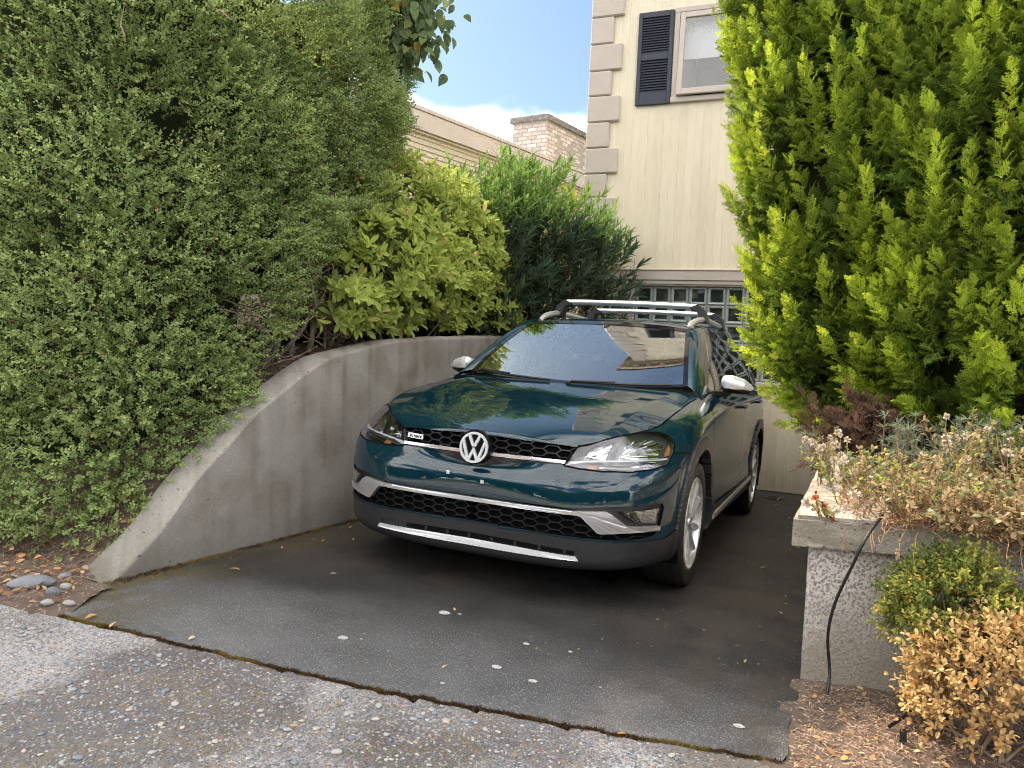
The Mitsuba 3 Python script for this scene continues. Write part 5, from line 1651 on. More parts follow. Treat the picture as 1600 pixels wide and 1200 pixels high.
for k in range(170):
    y0 = .25 + 1.55 * G.random()
    z0 = float(wall_top(y0)) + .02 + .45 * G.random()
    tw.append(tube(wander((-1.50 - .14 * G.random(), y0, z0), (.5 * G.normal(), G.normal(), .4 + .3 * G.normal()), 7, .045, G, .45), np.linspace(.0042, .0015, 8), 4))
put(f'{hed}__bare_twigs', cat_meshes(tw), 'm_twig', False, kind='stuff')


# ---------------------------------------------------------------- shrubs with large leaves: the leaves that show largest are parts of their own
def leafy(key, kind, P, F, S, C, nparts, bsdf='m_leaf', palette=5):
    """A shrub's leaves: the NPARTS that show largest one by one, the rest as one part."""
    d = np.linalg.norm(P - CAM, axis=1)
    fwd = (P - CAM) @ FWD
    uv = (P - CAM)
    rt = np.cross(FWD, UPV)
    inside = (np.abs(uv @ rt / fwd) < .66) & (np.abs(uv @ UPV / fwd) < .5)
    face = np.abs(np.einsum('ni,ni->n', F[:, :, 2], unit(P - CAM)))
    # leaves with little in front of them: nearest in their own small cell of the view
    cell = np.round(np.c_[uv @ rt / fwd, uv @ UPV / fwd] * 45).astype(int)
    order = np.argsort(d)
    first, seen = np.zeros(len(P), bool), {}
    for i in order:
        c = tuple(cell[i])
        if seen.get(c, 0) < 2:
            seen[c] = seen.get(c, 0) + 1
            first[i] = True
    score = np.where(inside & first, S / d * (.3 + face), -1)
    pick = np.argsort(-score)[:nparts]
    pick = pick[score[pick] > 0]
    base = leaf_mesh(kind)
    # a few shades, each with its own ply, shared by the leaves of that shade
    lum = C[pick].sum(1)
    bins = np.argsort(np.argsort(lum)) * palette // max(len(pick), 1)
    for b in range(palette):
        sel = pick[bins == b]
        if not len(sel):
            continue
        col = np.repeat(C[sel].mean(0)[None], len(base[0]), 0)
        src = None
        for i in sel:
            mtx = M4(F[i], P[i], float(S[i]))
            if src is None:
                src = put(f'{key}__leaf', base, bsdf, False, color=col, to_world=mtx)
            else:
                again(f'{key}__leaf', src, mtx)
    rest = np.setdiff1d(np.arange(len(P)), pick)
    put_leaves(f'{key}__foliage', [scatter(base, P[rest], F[rest], S[rest], C[rest])], bsdf)


def whorls(c, ax, nleaf, length, spread, r):
    m = len(c)
    a = unit(ax)
    e = unit(np.cross(a, r.normal(size=(m, 3)))); g = np.cross(a, e)
    P, X, U, S = [], [], [], []
    for k in range(nleaf):
        th = 2 * np.pi * k / nleaf * 1.0 + r.normal(0, .25, m) + (k % 2) * .3
        rad = e * np.cos(th)[:, None] + g * np.sin(th)[:, None]
        lift = spread + r.normal(0, .22, m)
        x = unit(rad * np.cos(lift)[:, None] + a * np.sin(lift)[:, None] + r.normal(0, .10, (m, 3)))
        P.append(c + a * (r.random((m, 1)) * .02 - .01) + rad * .004); X.append(x); U.append(a + r.normal(0, .25, (m, 3)))
        S.append(length * (.72 + .5 * r.random(m)))
    return np.vstack(P), frames(np.vstack(X), np.vstack(U)), np.concatenate(S)


# broad light-green shrub over the wall
rh = 'broadleaf_shrub'
tag(rh, 'yellow-green shrub with rosettes of oval leaves hanging over the concrete wall', 'shrub')
n = 1150
yy = .80 + 2.65 * G.random(n)
top = np.interp(yy, [.8, 1.2, 1.6, 2.0, 2.6, 3.1, 3.45], [1.50, 1.85, 2.38, 2.50, 2.52, 2.36, 2.05])
bot = np.interp(yy, [.8, 1.2, 1.6, 2.2, 3.45], [1.22, 1.18, 1.18, 1.20, 1.26])
h = G.random(n)
zz = bot + (top - bot) * h
dep = G.random(n) ** 1.5 * .45
q = np.stack([np.zeros(n), yy, zz], 1)
xx = -1.40 + .17 * np.sin(np.pi * np.clip(h, 0, 1)) ** .7 + (meshkit.fbm(q * 3.2, 3, seed=41) - .5) * .30 - dep - .25 * np.clip(h - .8, 0, 1) * 5 * .5
q[:, 0] = xx
thin_out = (yy < 1.35) & (G.random(n) < .55)
q, dep, h = q[~thin_out], dep[~thin_out], h[~thin_out]
ax = unit(np.array([.72, -.35, .55]) + G.normal(0, .40, (len(q), 3)) + np.array([0, 0, .6]) * (h[:, None] > .85))
P, F, S = whorls(q, ax, 7, .082, math.radians(38), G)
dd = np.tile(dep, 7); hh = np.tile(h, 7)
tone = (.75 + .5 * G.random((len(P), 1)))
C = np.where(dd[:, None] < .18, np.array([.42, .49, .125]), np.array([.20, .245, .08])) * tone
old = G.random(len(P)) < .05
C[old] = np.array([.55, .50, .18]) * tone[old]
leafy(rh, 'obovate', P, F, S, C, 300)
for k in range(22):
    y0 = 1.0 + 2.3 * G.random()
    e_ = q[np.argmin(np.abs(q[:, 1] - y0) + G.random(len(q)) * .4)]
    a_ = np.array([-1.62, y0 + G.normal(0, .15), 1.12])
    mid = (a_ + e_) / 2 + G.normal(0, .07, 3)
    t_ = np.linspace(0, 1, 9)[:, None]
    put(f'{rh}__branch', tube(a_ * (1 - t_) ** 2 + 2 * mid * t_ * (1 - t_) + e_ * t_ ** 2, np.linspace(.010, .003, 9), 5), 'm_twig', 60)
put(f'{rh}__dark_core', roughen(box(-2.25, -1.86, 1.35, 3.5, 1.1, 2.15), .12, .25, 3, 7), 'm_dark_core', False)  # opaque dark block, coloured as the shade inside the shrub
# loose low shoots with a few leaves in the dark gap beside it
P, F, S = whorls(np.array([(-1.42, .42, 1.17), (-1.45, .95, 1.44), (-1.42, 1.12, 1.33), (-1.40, .86, 1.27), (-1.42, 1.02, 1.75)]), np.array([(.6, -.4, .7)] * 5), 6, .09, .5, G)
put_leaves(f'{rh}__stray_leaves', [scatter(leaf_mesh('obovate'), P, F, S, np.array([.24, .29, .09]) * (.8 + .4 * G.random((len(P), 1))))])

# narrow-leaved dark shrub by the house corner
ol = 'narrowleaf_shrub'
tag(ol, 'dark green shrub with long narrow leaves between the yellow-green shrub and the house corner', 'shrub')
n = 560
u = G.random(n)
yy = 3.15 + 1.75 * u
top = np.interp(yy, [3.15, 3.5, 4.0, 4.5, 4.9], [2.42, 2.68, 2.70, 2.50, 2.30])
h = G.random(n) ** .8
zz = 1.15 + (top - 1.15 - .12) * h
reach = np.interp(yy, [3.15, 3.6, 4.1, 4.6, 4.9], [-1.34, -1.26, -1.12, -.90, -.84]) + .14 * np.sin(np.pi * h) - .22 * np.clip(.35 - h, 0, 1)
xx = reach - G.random(n) ** 1.6 * .9
base = np.stack([xx, yy, zz], 1)
edge_ = (reach - xx)
ax = unit(np.stack([.35 + .5 * np.exp(-edge_ * 5), -.35 + G.normal(0, .3, n), .55 + .8 * h], 1) + G.normal(0, .26, (n, 3)))
P, X, U, S, C = [], [], [], [], []
K = 20
L = .26 + .12 * G.random(n)
for k in range(K):
    t = (k + .5) / K
    th = k * 2.4 + G.random(n)
    e = unit(np.cross(ax, np.array([.3, .2, .9]))); g_ = np.cross(ax, e)
    rad = e * np.cos(th)[:, None] + g_ * np.sin(th)[:, None]
    bend = base + ax * (L * t)[:, None] + np.array([0, 0, -.03]) * t * t
    P.append(bend); X.append(unit(rad * (.9 - .5 * t) + ax * (.55 + .6 * t) + G.normal(0, .15, (n, 3)))); U.append(ax + np.array([0, 0, .3]) + G.normal(0, .2, (n, 3)))
    S.append(.116 * (.75 + .5 * G.random(n)))
    fresh_lit = (h > .72)[:, None]  # upper leaves get a brighter colour, as if sunlit
    C.append(np.where(fresh_lit, np.array([.20, .32, .085]), np.array([.085, .125, .078])) * (.75 + .5 * G.random((n, 1))))
P, X, U, S, C = np.vstack(P), np.vstack(X), np.vstack(U), np.concatenate(S), np.vstack(C)
ylw = G.random(len(P)) < .006
C[ylw] = [.42, .30, .06]
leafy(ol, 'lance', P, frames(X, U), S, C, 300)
st_ = [tube(np.array([b - a_ * .35 + [-.1, 0, -.1], b - a_ * .1, b + a_ * l * .5, b + a_ * l]), [.006, .004, .003, .0015], 4) for b, a_, l in zip(base[::2], ax[::2], L[::2])]
put(f'{ol}__stems', cat_meshes(st_), 'm_twig', False, kind='stuff')
put(f'{ol}__dark_core', roughen(box(-2.6, -1.62, 3.25, 4.95, .9, 2.15), .14, .3, 3, 8), 'm_dark_core', False)  # dark solid filling in for the shade behind the leaves

# broad-leaved tree whose boughs hang over the hedge
tr = 'overhanging_tree'
tag(tr, 'tree with drooping broad leaves hanging over the hedge top against the sky', 'tree')
put(f'{tr}__trunk', tube(wander((-2.45, 2.15, .9), (.05, -.05, 1), 14, .23, G, .10, .25), np.linspace(.085, .035, 15), 9), 'm_bark', 60)
P, X, U, S, C = [], [], [], [], []
bough_tips = [(-1.28, 1.75, 3.62), (-1.22, 1.95, 3.42), (-1.30, 1.70, 3.30), (-1.35, 1.90, 3.18), (-1.42, 1.60, 3.45), (-1.30, 2.05, 3.62), (-1.45, 1.45, 3.75), (-1.40, 1.80, 3.75), (-1.55, 2.0, 3.85), (-1.8, 1.9, 3.95), (-1.9, 2.3, 3.9), (-2.3, 2.6, 4.0), (-1.25, 1.85, 3.50), (-1.27, 1.95, 3.28), (-1.35, 2.0, 3.45)]
for b in bough_tips:
    b = np.array(b) + [-.12, -.16, .06]
    a0 = np.array([-2.3, 2.0, 3.35])
    mid = (a0 + b) / 2 + [0, 0, .28]
    t_ = np.linspace(0, 1, 12)[:, None]
    bp = a0 * (1 - t_) ** 2 + 2 * mid * t_ * (1 - t_) + b * t_ ** 2
    bp[8:, 2] -= np.linspace(0, .10, 4)
    put(f'{tr}__bough', tube(bp, np.linspace(.020, .004, 12), 6), 'm_bark', 60)
    m = 120
    k = 5 + 6.5 * G.random(m) ** .7
    i = k.astype(int).clip(0, 10)
    c = bp[i] + (bp[i + 1] - bp[i]) * (k - i)[:, None] + G.normal(0, .095, (m, 3)) + np.array([0, 0, -.03])
    P.append(c); X.append(unit(np.array([.25, -.25, -.75]) + G.normal(0, .42, (m, 3)))); U.append(np.array([.6, -.6, .45]) + G.normal(0, .35, (m, 3)))
    S.append(.085 * (.7 + .55 * G.random(m)))
    C.append(np.array([.15, .205, .10]) * (.7 + .6 * G.random((m, 1))))
P, X, U, S, C = np.vstack(P), np.vstack(X), np.vstack(U), np.concatenate(S), np.vstack(C)
gold = G.random(len(P)) < .06
C[gold] = np.array([.36, .27, .07])
leafy(tr, 'broad', P, frames(X, U), S, C, 220)


# ---------------------------------------------------------------- conifers: flat sprays of scale leaves
def spray(r, n_side=7):
    """One flat frond, one metre long along +x in the xy plane, of narrow pointed slivers."""
    V = []

    def sliver(a, b, w, z0, z1):
        d = b - a; n_ = np.array([-d[1], d[0]]) / (np.linalg.norm(d) + 1e-9) * w
        V.extend([(*(a + n_), z0), (*b, z1), (*(a - n_), z0)])
    sliver(np.array([0, 0.0]), np.array([1.0, 0]), .026, 0, 0)
    for k in range(n_side):
        t = .05 + .87 * k / n_side
        for sg in (1, -1):
            L_ = (.42 * (1 - t) + .13) * (.8 + .4 * r.random())
            a = np.array([t + .05 * sg * r.random(), 0.0])
            ang = math.radians(44 + 9 * r.normal())
            d = np.array([math.cos(ang), sg * math.sin(ang)])
            zt = .16 * r.normal()
            sliver(a, a + d * L_, .036, 0, zt * L_)
            for j in range(1):
                tt = .42
                for s2 in (1, -1):
                    l2 = L_ * (.50 * (1 - tt) + .16) * (.8 + .4 * r.random())
                    an2 = ang + s2 * math.radians(40)
                    a2 = a + d * L_ * tt
                    sliver(a2, a2 + np.array([math.cos(an2), sg * math.sin(an2)]) * l2, .033, zt * L_ * tt, zt * L_ * tt + .03 * r.normal())
    v = np.array(V); v[:, 2] -= .12 * v[:, 0] ** 2
    return v, np.arange(len(v)).reshape(-1, 3)


SPR = [spray(np.random.default_rng(50 + k)) for k in range(4)]


def plumes(base, axis, length, nf, flen, col_fn, r):
    """Upright plumes: fronds round an axis, shorter to the tip."""
    m = len(base)
    a = unit(axis)
    e = unit(np.cross(a, r.normal(size=(m, 3)))); g_ = np.cross(a, e)
    out = {k: [[], [], [], [], []] for k in range(len(SPR))}
    for k in range(nf):
        t = (k + .3) / nf
        th = k * 2.39996 + r.random(m) * .8
        rad = e * np.cos(th)[:, None] + g_ * np.sin(th)[:, None]
        sp = (1.0 - .72 * t) * .85
        x = unit(rad * sp + a * (.62 + .5 * t) + r.normal(0, .12, (m, 3)))
        P = base + a * (length * t * .85)[:, None]
        s_ = flen * (1.05 - .45 * t) * (.8 + .4 * r.random(m))
        U = unit(rad * -.2 + a * .5 + r.normal(0, .5, (m, 3)) + np.array([0, 0, .3]))
        b = out[k % len(SPR)]
        for l_, x_ in zip(b, (P, x, U, s_, col_fn(P, t))):
            l_.append(x_)
    res = []
    for k, (P, X, U, S, C) in out.items():
        if P:
            res.append(scatter(SPR[k], np.vstack(P), frames(np.vstack(X), np.vstack(U)), np.concatenate(S), np.vstack(C)))
    return res


LOBES = [((2.02, 1.98), [(.50, .36), (.62, .58), (.80, .84), (1.0, .98), (1.25, 1.12), (1.6, 1.18), (2.0, 1.29), (2.5, 1.36), (3.4, 1.42), (3.9, 1.15), (4.35, .5)], .55),
         ((2.42, 1.70), [(.55, .25), (.72, .62), (.90, .84), (1.3, .96), (1.9, 1.0), (2.8, 1.03), (3.6, .95), (4.2, .4)], .72)]
cd = 'conifer'
tag(cd, 'big bright green cypress hedge tree with feathery upright sprays on the right', 'tree')
parts_ = []


def lobe_points(li, n, r, inset, zhi):
    """Points on one lobe of the crown, outside the other lobe, with the outward heading."""
    (cx, cy), prof, sq = LOBES[li]
    prof = np.array(prof)
    z = prof[0, 0] + .06 + (zhi - prof[0, 0]) * r.random(n)
    th = np.radians(-205 if li == 0 else -190) + np.radians(215 if li == 0 else 200) * r.random(n)
    R = np.interp(z, prof[:, 0], prof[:, 1])
    q0 = np.stack([cx + R * np.cos(th), cy + sq * R * np.sin(th), z], 1)
    R = R + (meshkit.fbm(q0 * 2.2, 3, seed=61 + li) - .5) * .24 - inset
    q = np.stack([cx + R * np.cos(th), cy + sq * R * np.sin(th), z], 1)
    (ox, oy), op, osq = LOBES[1 - li]
    op = np.array(op)
    keep = np.hypot(q[:, 0] - ox, (q[:, 1] - oy) / osq) > np.interp(q[:, 2], op[:, 0], op[:, 1]) - .22 - inset
    keep &= ~((np.hypot(q[:, 0] - 1.70, q[:, 1] - 1.20) < .26) & (q[:, 2] < .95))
    out = unit(np.stack([np.cos(th), np.sin(th) / sq, np.zeros(n)], 1))
    return q[keep], out[keep]


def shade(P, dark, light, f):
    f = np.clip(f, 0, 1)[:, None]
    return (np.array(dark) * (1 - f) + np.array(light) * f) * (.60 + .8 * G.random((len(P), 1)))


for li in (0, 1):
    # the deep foliage between the plumes, coloured darker in place of shade
    q, o = lobe_points(li, 760, G, .31, 3.95)
    ax = unit(o * .8 + np.array([0, 0, .7]) + G.normal(0, .3, (len(q), 3)))
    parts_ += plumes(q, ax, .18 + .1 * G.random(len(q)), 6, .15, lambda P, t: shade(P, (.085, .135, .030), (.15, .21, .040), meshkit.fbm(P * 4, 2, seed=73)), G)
    # upright plumes, each of many small fronds, yellow tips coloured brighter for sun highlights
    q, o = lobe_points(li, 450 if li == 0 else 430, G, .20, 3.85)
    low = np.clip((1.35 - q[:, 2]) / .8, 0, 1)[:, None]
    ax = unit(o * (.42 + .75 * low) + np.array([0, 0, 1.0]) * (1 - .8 * low) + G.normal(0, .14, (len(q), 3)))
    vig = .25 + .75 * G.random(len(q))
    L = .22 + .26 * vig
    nf = 28
    e = unit(np.cross(ax, G.normal(size=(len(q), 3)))); g_ = np.cross(ax, e)
    groups = {k: [[], [], [], [], []] for k in range(len(SPR))}
    for k in range(nf):
        t = (k + .2) / nf
        th_ = k * 2.39996 + G.random(len(q))
        rad = e * np.cos(th_)[:, None] + g_ * np.sin(th_)[:, None]
        wide = (1 - t) ** .8
        x = unit(rad * (.25 + .75 * wide) + ax * (.75 + .35 * t) + G.normal(0, .10, (len(q), 3)))
        P = q + ax * (L * t)[:, None] + rad * (.018 * wide)
        sz = (.053 + .062 * wide) * (.8 + .4 * G.random(len(q)))
        U = unit(np.cross(rad, ax) * G.normal(0, .6, (len(q), 1)) + ax * .4 - rad * .6 + G.normal(0, .3, (len(q), 3)))
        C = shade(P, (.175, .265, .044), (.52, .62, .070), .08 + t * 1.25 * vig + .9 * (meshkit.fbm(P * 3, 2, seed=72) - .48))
        for l_, x_ in zip(groups[k % len(SPR)], (P, x, U, sz, C)):
            l_.append(x_)
    for k, (P, X, U, S, C) in groups.items():
        parts_.append(scatter(SPR[k], np.vstack(P), frames(np.vstack(X), np.vstack(U)), np.concatenate(S), np.vstack(C)))
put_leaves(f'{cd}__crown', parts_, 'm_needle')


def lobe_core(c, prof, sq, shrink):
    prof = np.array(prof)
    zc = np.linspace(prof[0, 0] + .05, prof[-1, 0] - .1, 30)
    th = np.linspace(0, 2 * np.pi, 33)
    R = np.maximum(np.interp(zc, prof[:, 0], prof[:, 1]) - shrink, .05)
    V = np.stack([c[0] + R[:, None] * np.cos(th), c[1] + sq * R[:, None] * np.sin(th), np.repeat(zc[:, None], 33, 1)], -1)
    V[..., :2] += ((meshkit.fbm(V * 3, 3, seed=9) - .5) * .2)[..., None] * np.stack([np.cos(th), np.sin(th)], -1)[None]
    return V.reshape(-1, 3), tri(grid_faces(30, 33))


mat('m_dark_core_conifer', type='twosided', bsdf={'type': 'diffuse', 'reflectance': rgb(.018, .022, .008)})  # dark colour painted for the shade inside the crown
put(f'{cd}__dark_core', cat_meshes([lobe_core(c, p, s_, .36) for c, p, s_ in LOBES]), 'm_dark_core_conifer', 60)
put(f'{cd}__trunk', tube([(2.1, 2.3, .5), (2.1, 2.3, 1.5), (2.1, 2.25, 3.5)], [.12, .11, .06], 10), 'm_bark', 60)
put(f'{cd}__trunk', tube([(1.66, 1.55, .62), (1.72, 1.62, 1.0), (1.95, 1.85, 1.9)], [.05, .045, .03], 8), 'm_bark', 60)
# the dead brown patch low at its front
tw = []
for k in range(200):
    p0 = np.array([1.72, 1.40, .66]) + G.normal(0, 1, 3) * [.10, .08, .06]
    tw.append(tube(wander(p0, np.array([-.1, -.3, .5]) + G.normal(0, .6, 3), 5, .045, G, .5), np.linspace(.0045, .0012, 6), 4))
put(f'{cd}__dead_twigs', cat_meshes(tw), 'm_deadtwig', False, kind='stuff')
dq = np.array([1.68, 1.32, .70]) + G.normal(0, 1, (70, 3)) * [.10, .06, .08]
put_leaves(f'{cd}__dead_sprays', plumes(dq, np.array([-.4, -.5, .5]) + G.normal(0, .35, (70, 3)), .14 + .1 * G.random(70), 7, .10, lambda P, t: np.array([.15, .095, .070]) * (.6 + .7 * G.random((len(P), 1))), G), 'm_leaf_dry', label='dead brown sprays low on the front of the conifer')

# golden conifer behind, by the house corner
gc = 'golden_conifer'
tag(gc, 'small golden yellow conifer peeping between dark shrub and house corner', 'tree')
n = 60
z = 1.2 + 1.62 * G.random(n); th = G.random(n) * 2 * np.pi
R = .34 * (1 - ((z - 1.2) / 1.8) ** 2)
q = np.stack([-1.66 + R * np.cos(th), 5.75 + R * np.sin(th), z], 1)
put_leaves(f'{gc}__crown', plumes(q, np.stack([np.cos(th), np.sin(th), np.full(n, 1.6)], 1), .22 + .1 * G.random(n), 9, .12, lambda P, t: np.array([.42, .36, .035]) * (.75 + .5 * G.random((len(P), 1))), G), 'm_needle')
put(f'{gc}__trunk', tube([(-1.66, 5.75, -.3), (-1.66, 5.75, 2.5)], [.04, .02], 8), 'm_bark', 60)
# ================================================================ the planter's dry flowers
two('m_head', type='diffuse', reflectance={'type': 'mesh_attribute', 'name': 'vertex_color'})


def flower_clump(key, label, spots, heights, lean, leaf_col, dry, n_heads, r):
    """Wiry stems, narrow leaves in whorls, pale seed heads on stalks."""
    key = num(key)
    tag(key, label, 'plant', 'dry flowering plants in the planter')
    stems, P, X, U, S, C, heads = [], [], [], [], [], [], []
    for i, (s, h) in enumerate(zip(spots, heights)):
        d = np.array([lean[0], lean[1], 1.0]) + r.normal(0, .42, 3) * [1, 1, .3]
        n_ = max(4, int(h / .03))
        p = wander(s, d, n_, h / n_, r, .22)
        stems.append(tube(p, np.linspace(.0026, .0014, len(p)), 4))
        isdry = r.random() < dry
        if i < n_heads:
            heads.append((p[-1], unit(p[-1] - p[-2])))
        for k in range(1, len(p)):
            t = k / (len(p) - 1)
            if isdry and r.random() < .55:
                continue
            if i < n_heads and t > .72:
                continue
            for _ in range(3 if t < .75 else 7):
                P.append(p[k]); X.append(unit(unit(p[k] - p[k - 1]) * (.15 + .6 * t) + r.normal(0, .6, 3))); U.append(np.array([0, 0, 1.0]) + r.normal(0, .3, 3))
                S.append(.024 * (.5 + .8 * r.random()))
                c = np.array(leaf_col[r.integers(len(leaf_col))])
                C.append((np.array([.40, .30, .17]) if isdry else c) * (.7 + .6 * r.random()))
    v, f = cat_meshes(stems)
    sc = np.tile(np.array([.30, .19, .11]), (len(v), 1)) * (.7 + .6 * np.repeat(r.random(len(v) // 2 + 1), 2)[:len(v), None])
    put(f'{key}__stems', (v, f), 'm_head', False, color=sc, kind='stuff')
    put_leaves(f'{key}__foliage', [scatter(leaf_mesh('small'), np.array(P), frames(np.array(X), np.array(U)), np.array(S), np.array(C))], 'm_leaf_dry')
    for c, a in heads:
        n_ = 46
        d = unit(r.normal(0, 1, (n_, 3)) + a * .5)
        size = .0155 * (.7 + .6 * r.random())
        v, f, cc = scatter(leaf_mesh('small'), c + d * size * .15, frames(d, r.normal(0, 1, (n_, 3))), size * (.8 + .4 * r.random(n_)), np.array([.66, .56, .44]) * (.7 + .45 * r.random((n_, 1))))
        put(f'{key}__seed_head', (v, f), 'm_head', False, color=cc)


def spots(n, x0, x1, y0, y1, r, z=.60):
    return np.stack([x0 + (x1 - x0) * r.random(n), y0 + (y1 - y0) * r.random(n), np.full(n, z)], 1)


GR = [(.22, .26, .13), (.30, .31, .10), (.17, .21, .13), (.38, .36, .10)]
r5 = np.random.default_rng(77)
flower_clump('flower_clump', 'leggy plant with white seed heads leaning over the left edge of the planter', spots(34, 1.46, 1.62, .45, 1.0, r5), .10 + .14 * r5.random(34), (-.28, -.1), GR, .25, 18, r5)
flower_clump('flower_clump', 'mounded dry plant with reddish stems spilling over the front of the planter', np.vstack([spots(170, 1.56, 1.98, -.12, .75, r5, .59), spots(90, 1.75, 2.25, -.08, .3, r5, .57)]), .09 + .12 * r5.random(260), (.0, -.35), GR, .42, 14, r5)
flower_clump('flower_clump', 'tall tuft of pale seed heads on straw stalks at the right of the planter', spots(210, 1.95, 2.75, .15, 1.1, r5, .58), .17 + .22 * r5.random(210), (-.05, -.2), [(.30, .31, .12), (.40, .34, .12), (.22, .25, .14)], .45, 34, r5)
flower_clump('flower_clump', 'brown tangle of dry stems hanging below the coping on the right', np.vstack([spots(130, 2.0, 2.7, -.10, .12, r5, .58), spots(190, 1.74, 2.5, -.20, -.02, r5, .60)]), .14 + .15 * r5.random(320), (-.1, -1.25), [(.30, .25, .12), (.22, .25, .14)], .8, 2, r5)
flower_clump('flower_clump', 'thin sprig with red leaves trailing down the coping corner', spots(7, 1.50, 1.56, -.18, -.16, r5, .60), .10 + .06 * r5.random(7), (-.3, -1.6), [(.34, .10, .05), (.28, .28, .10)], .3, 2, r5)
wires = []
for k in range(900):
    c = np.array([1.55 + 1.25 * r5.random() ** .8, -.20 + .55 * r5.random(), .60])
    n_ = 7
    wires.append(tube(wander(c, np.array([r5.normal(0, .8), -.4 + r5.normal(0, .6), .35 + .5 * r5.random()]), n_, .022 + .012 * r5.random(), r5, .5, -.10), np.linspace(.0018, .0010, n_ + 1), 3))
wv, wf = cat_meshes(wires)
put('flower_clump_001__dry_stalks', (wv, wf), 'm_head', False, color=np.tile(np.array([.40, .24, .15]), (len(wv), 1)) * (.6 + .8 * meshkit.noise(wv * 40, 1)[:, None]), kind='stuff')
# grey-green leaf rosettes in the conifer's shade
gg = 'grey_green_plant'
tag(gg, 'grey-green plant with narrow leaf rosettes in the shade under the conifer', 'plant')
n = 200
q = np.stack([1.72 + 1.25 * G.random(n), .70 + .55 * G.random(n), .66 + .26 * G.random(n)], 1)
qq = np.vstack([q, q - [0, -.02, .06], q - [0, -.03, .12]])
P, F, S = whorls(qq, np.array([-.15, -.55, .8]) + G.normal(0, .4, (3 * n, 3)), 10, .036, math.radians(30), G)
put_leaves(f'{gg}__foliage', [scatter(leaf_mesh('strap'), P, F, S, np.array([.21, .25, .17]) * (.7 + .6 * G.random((len(P), 1))))])
put(f'{gg}__stems', cat_meshes([tube(np.array([p_ * [1, 1, 0] + [0, .08, .58], p_]), [.004, .003], 4) for p_ in q]), 'm_twig', False, kind='stuff')


# ---------------------------------------------------------------- two small shrubs in front of the planter
def small_shrub(key, label, c, rad, n, leaf, cols, bsdf, r, pairs=5, z0=.05, stems=14, length=.06):
    tag(key, label, 'shrub')
    u = unit(r.normal(0, 1, (n, 3)))
    u[:, 2] = np.abs(u[:, 2]) * 1.15 - .25
    rr = (.55 + .45 * r.random(n) ** .5) * (.75 + .5 * meshkit.fbm(u * 2.2 + c, 3, seed=3))
    q = np.array(c) + u * np.array(rad) * rr[:, None]
    q = q[q[:, 2] > z0]
    m = len(q)
    ax = unit((q - np.array(c)) * [1, 1, .7] + np.array([0, 0, .12]) + r.normal(0, .10, (m, 3)))
    fresh_lit = np.clip((meshkit.fbm(q * 7, 2, seed=8) - .38) * 3, 0, 1)
    P, F, S, C = sprigs(q, ax, pairs, length * (.7 + .6 * r.random(m)), leaf, fresh_lit, np.array(cols[0]), np.array(cols[1]), r, .8)
    odd = r.random(len(P)) < .10
    C[odd] = np.array(cols[2]) * (.7 + .5 * r.random((odd.sum(), 1)))
    put_leaves(f'{key}__foliage', [scatter(leaf_mesh('small'), P, F, S, C)], bsdf)
    for k in range(stems):
        a = r.random() * 6.28
        p0 = np.array([c[0] + .05 * math.cos(a), c[1] + .05 * math.sin(a), float(gz(c[0], c[1])) - .02])
        e_ = q[r.integers(m)]
        t_ = np.linspace(0, 1, 7)[:, None]
        mid = (p0 + e_) / 2 + [0, 0, .06]
        put(f'{key}__stem', tube(p0 * (1 - t_) ** 2 + 2 * mid * t_ * (1 - t_) + e_ * t_ ** 2, np.linspace(.0055, .002, 7), 5), 'm_twig', 60)


small_shrub('small_green_shrub', 'small rounded box shrub with green and yellow leaves against the planter face', (1.93, -.30, .33), (.20, .16, .27), 900, .020, ((.125, .17, .05), (.50, .50, .11), (.56, .38, .09)), 'm_leaf', np.random.default_rng(5), 5)
small_shrub('dead_shrub', 'dead shrub with crisp tan and orange leaves in the lower right corner', (2.03, -.50, .16), (.23, .17, .28), 700, .026, ((.40, .27, .12), (.64, .46, .21), (.46, .23, .08)), 'm_leaf_dry', np.random.default_rng(6), 4, .03, 22, .07)
small_shrub('dark_box_shrub', 'dark leafy shrub right of the dead one below the planter', (2.40, -.18, .30), (.26, .20, .26), 420, .022, ((.10, .15, .06), (.22, .28, .08), (.30, .26, .08)), 'm_leaf', np.random.default_rng(8), 5)

# ---------------------------------------------------------------- hose, litter, stones, pebbles, fallen leaves
mat('m_rubber', type='roughplastic', diffuse_reflectance=rgb(.012, .012, .013), alpha=.25)


def smooth_path(pts, n=60):
    pts = np.array(pts, float)
    d = np.concatenate([[0], np.cumsum(np.linalg.norm(np.diff(pts, axis=0), axis=1))])
    return CubicSpline(d, pts)(np.linspace(0, d[-1], n))


put('irrigation_hose', tube(smooth_path([(1.86, .25, .62), (1.74, -.02, .625), (1.69, -.20, .607), (1.655, -.262, .555), (1.625, -.262, .47), (1.580, -.24, .33), (1.562, -.232, .17), (1.575, -.235, .06), (1.570, -.29, -.005), (1.566, -.33, -.02)]), .0055, 8), 'm_rubber', 60, label='thin black irrigation tube hanging from the planter top down its face', cat='hose')
put('hose_end', tube(smooth_path([(1.86, -.20, .10), (1.845, -.30, .045), (1.80, -.40, .03), (1.76, -.47, .022)], 24), .0055, 8), 'm_rubber', 60, label='short length of black hose lying on the mulch near the dead shrub', cat='hose')
put('hose_end', tube(np.array([(1.795, -.56, -.02), (1.793, -.556, .055), (1.793, -.556, .06)]), [.011, .010, .007], 10), 'm_rubber', 60, label='black plastic riser stub standing upright in the mulch', cat='pipe')


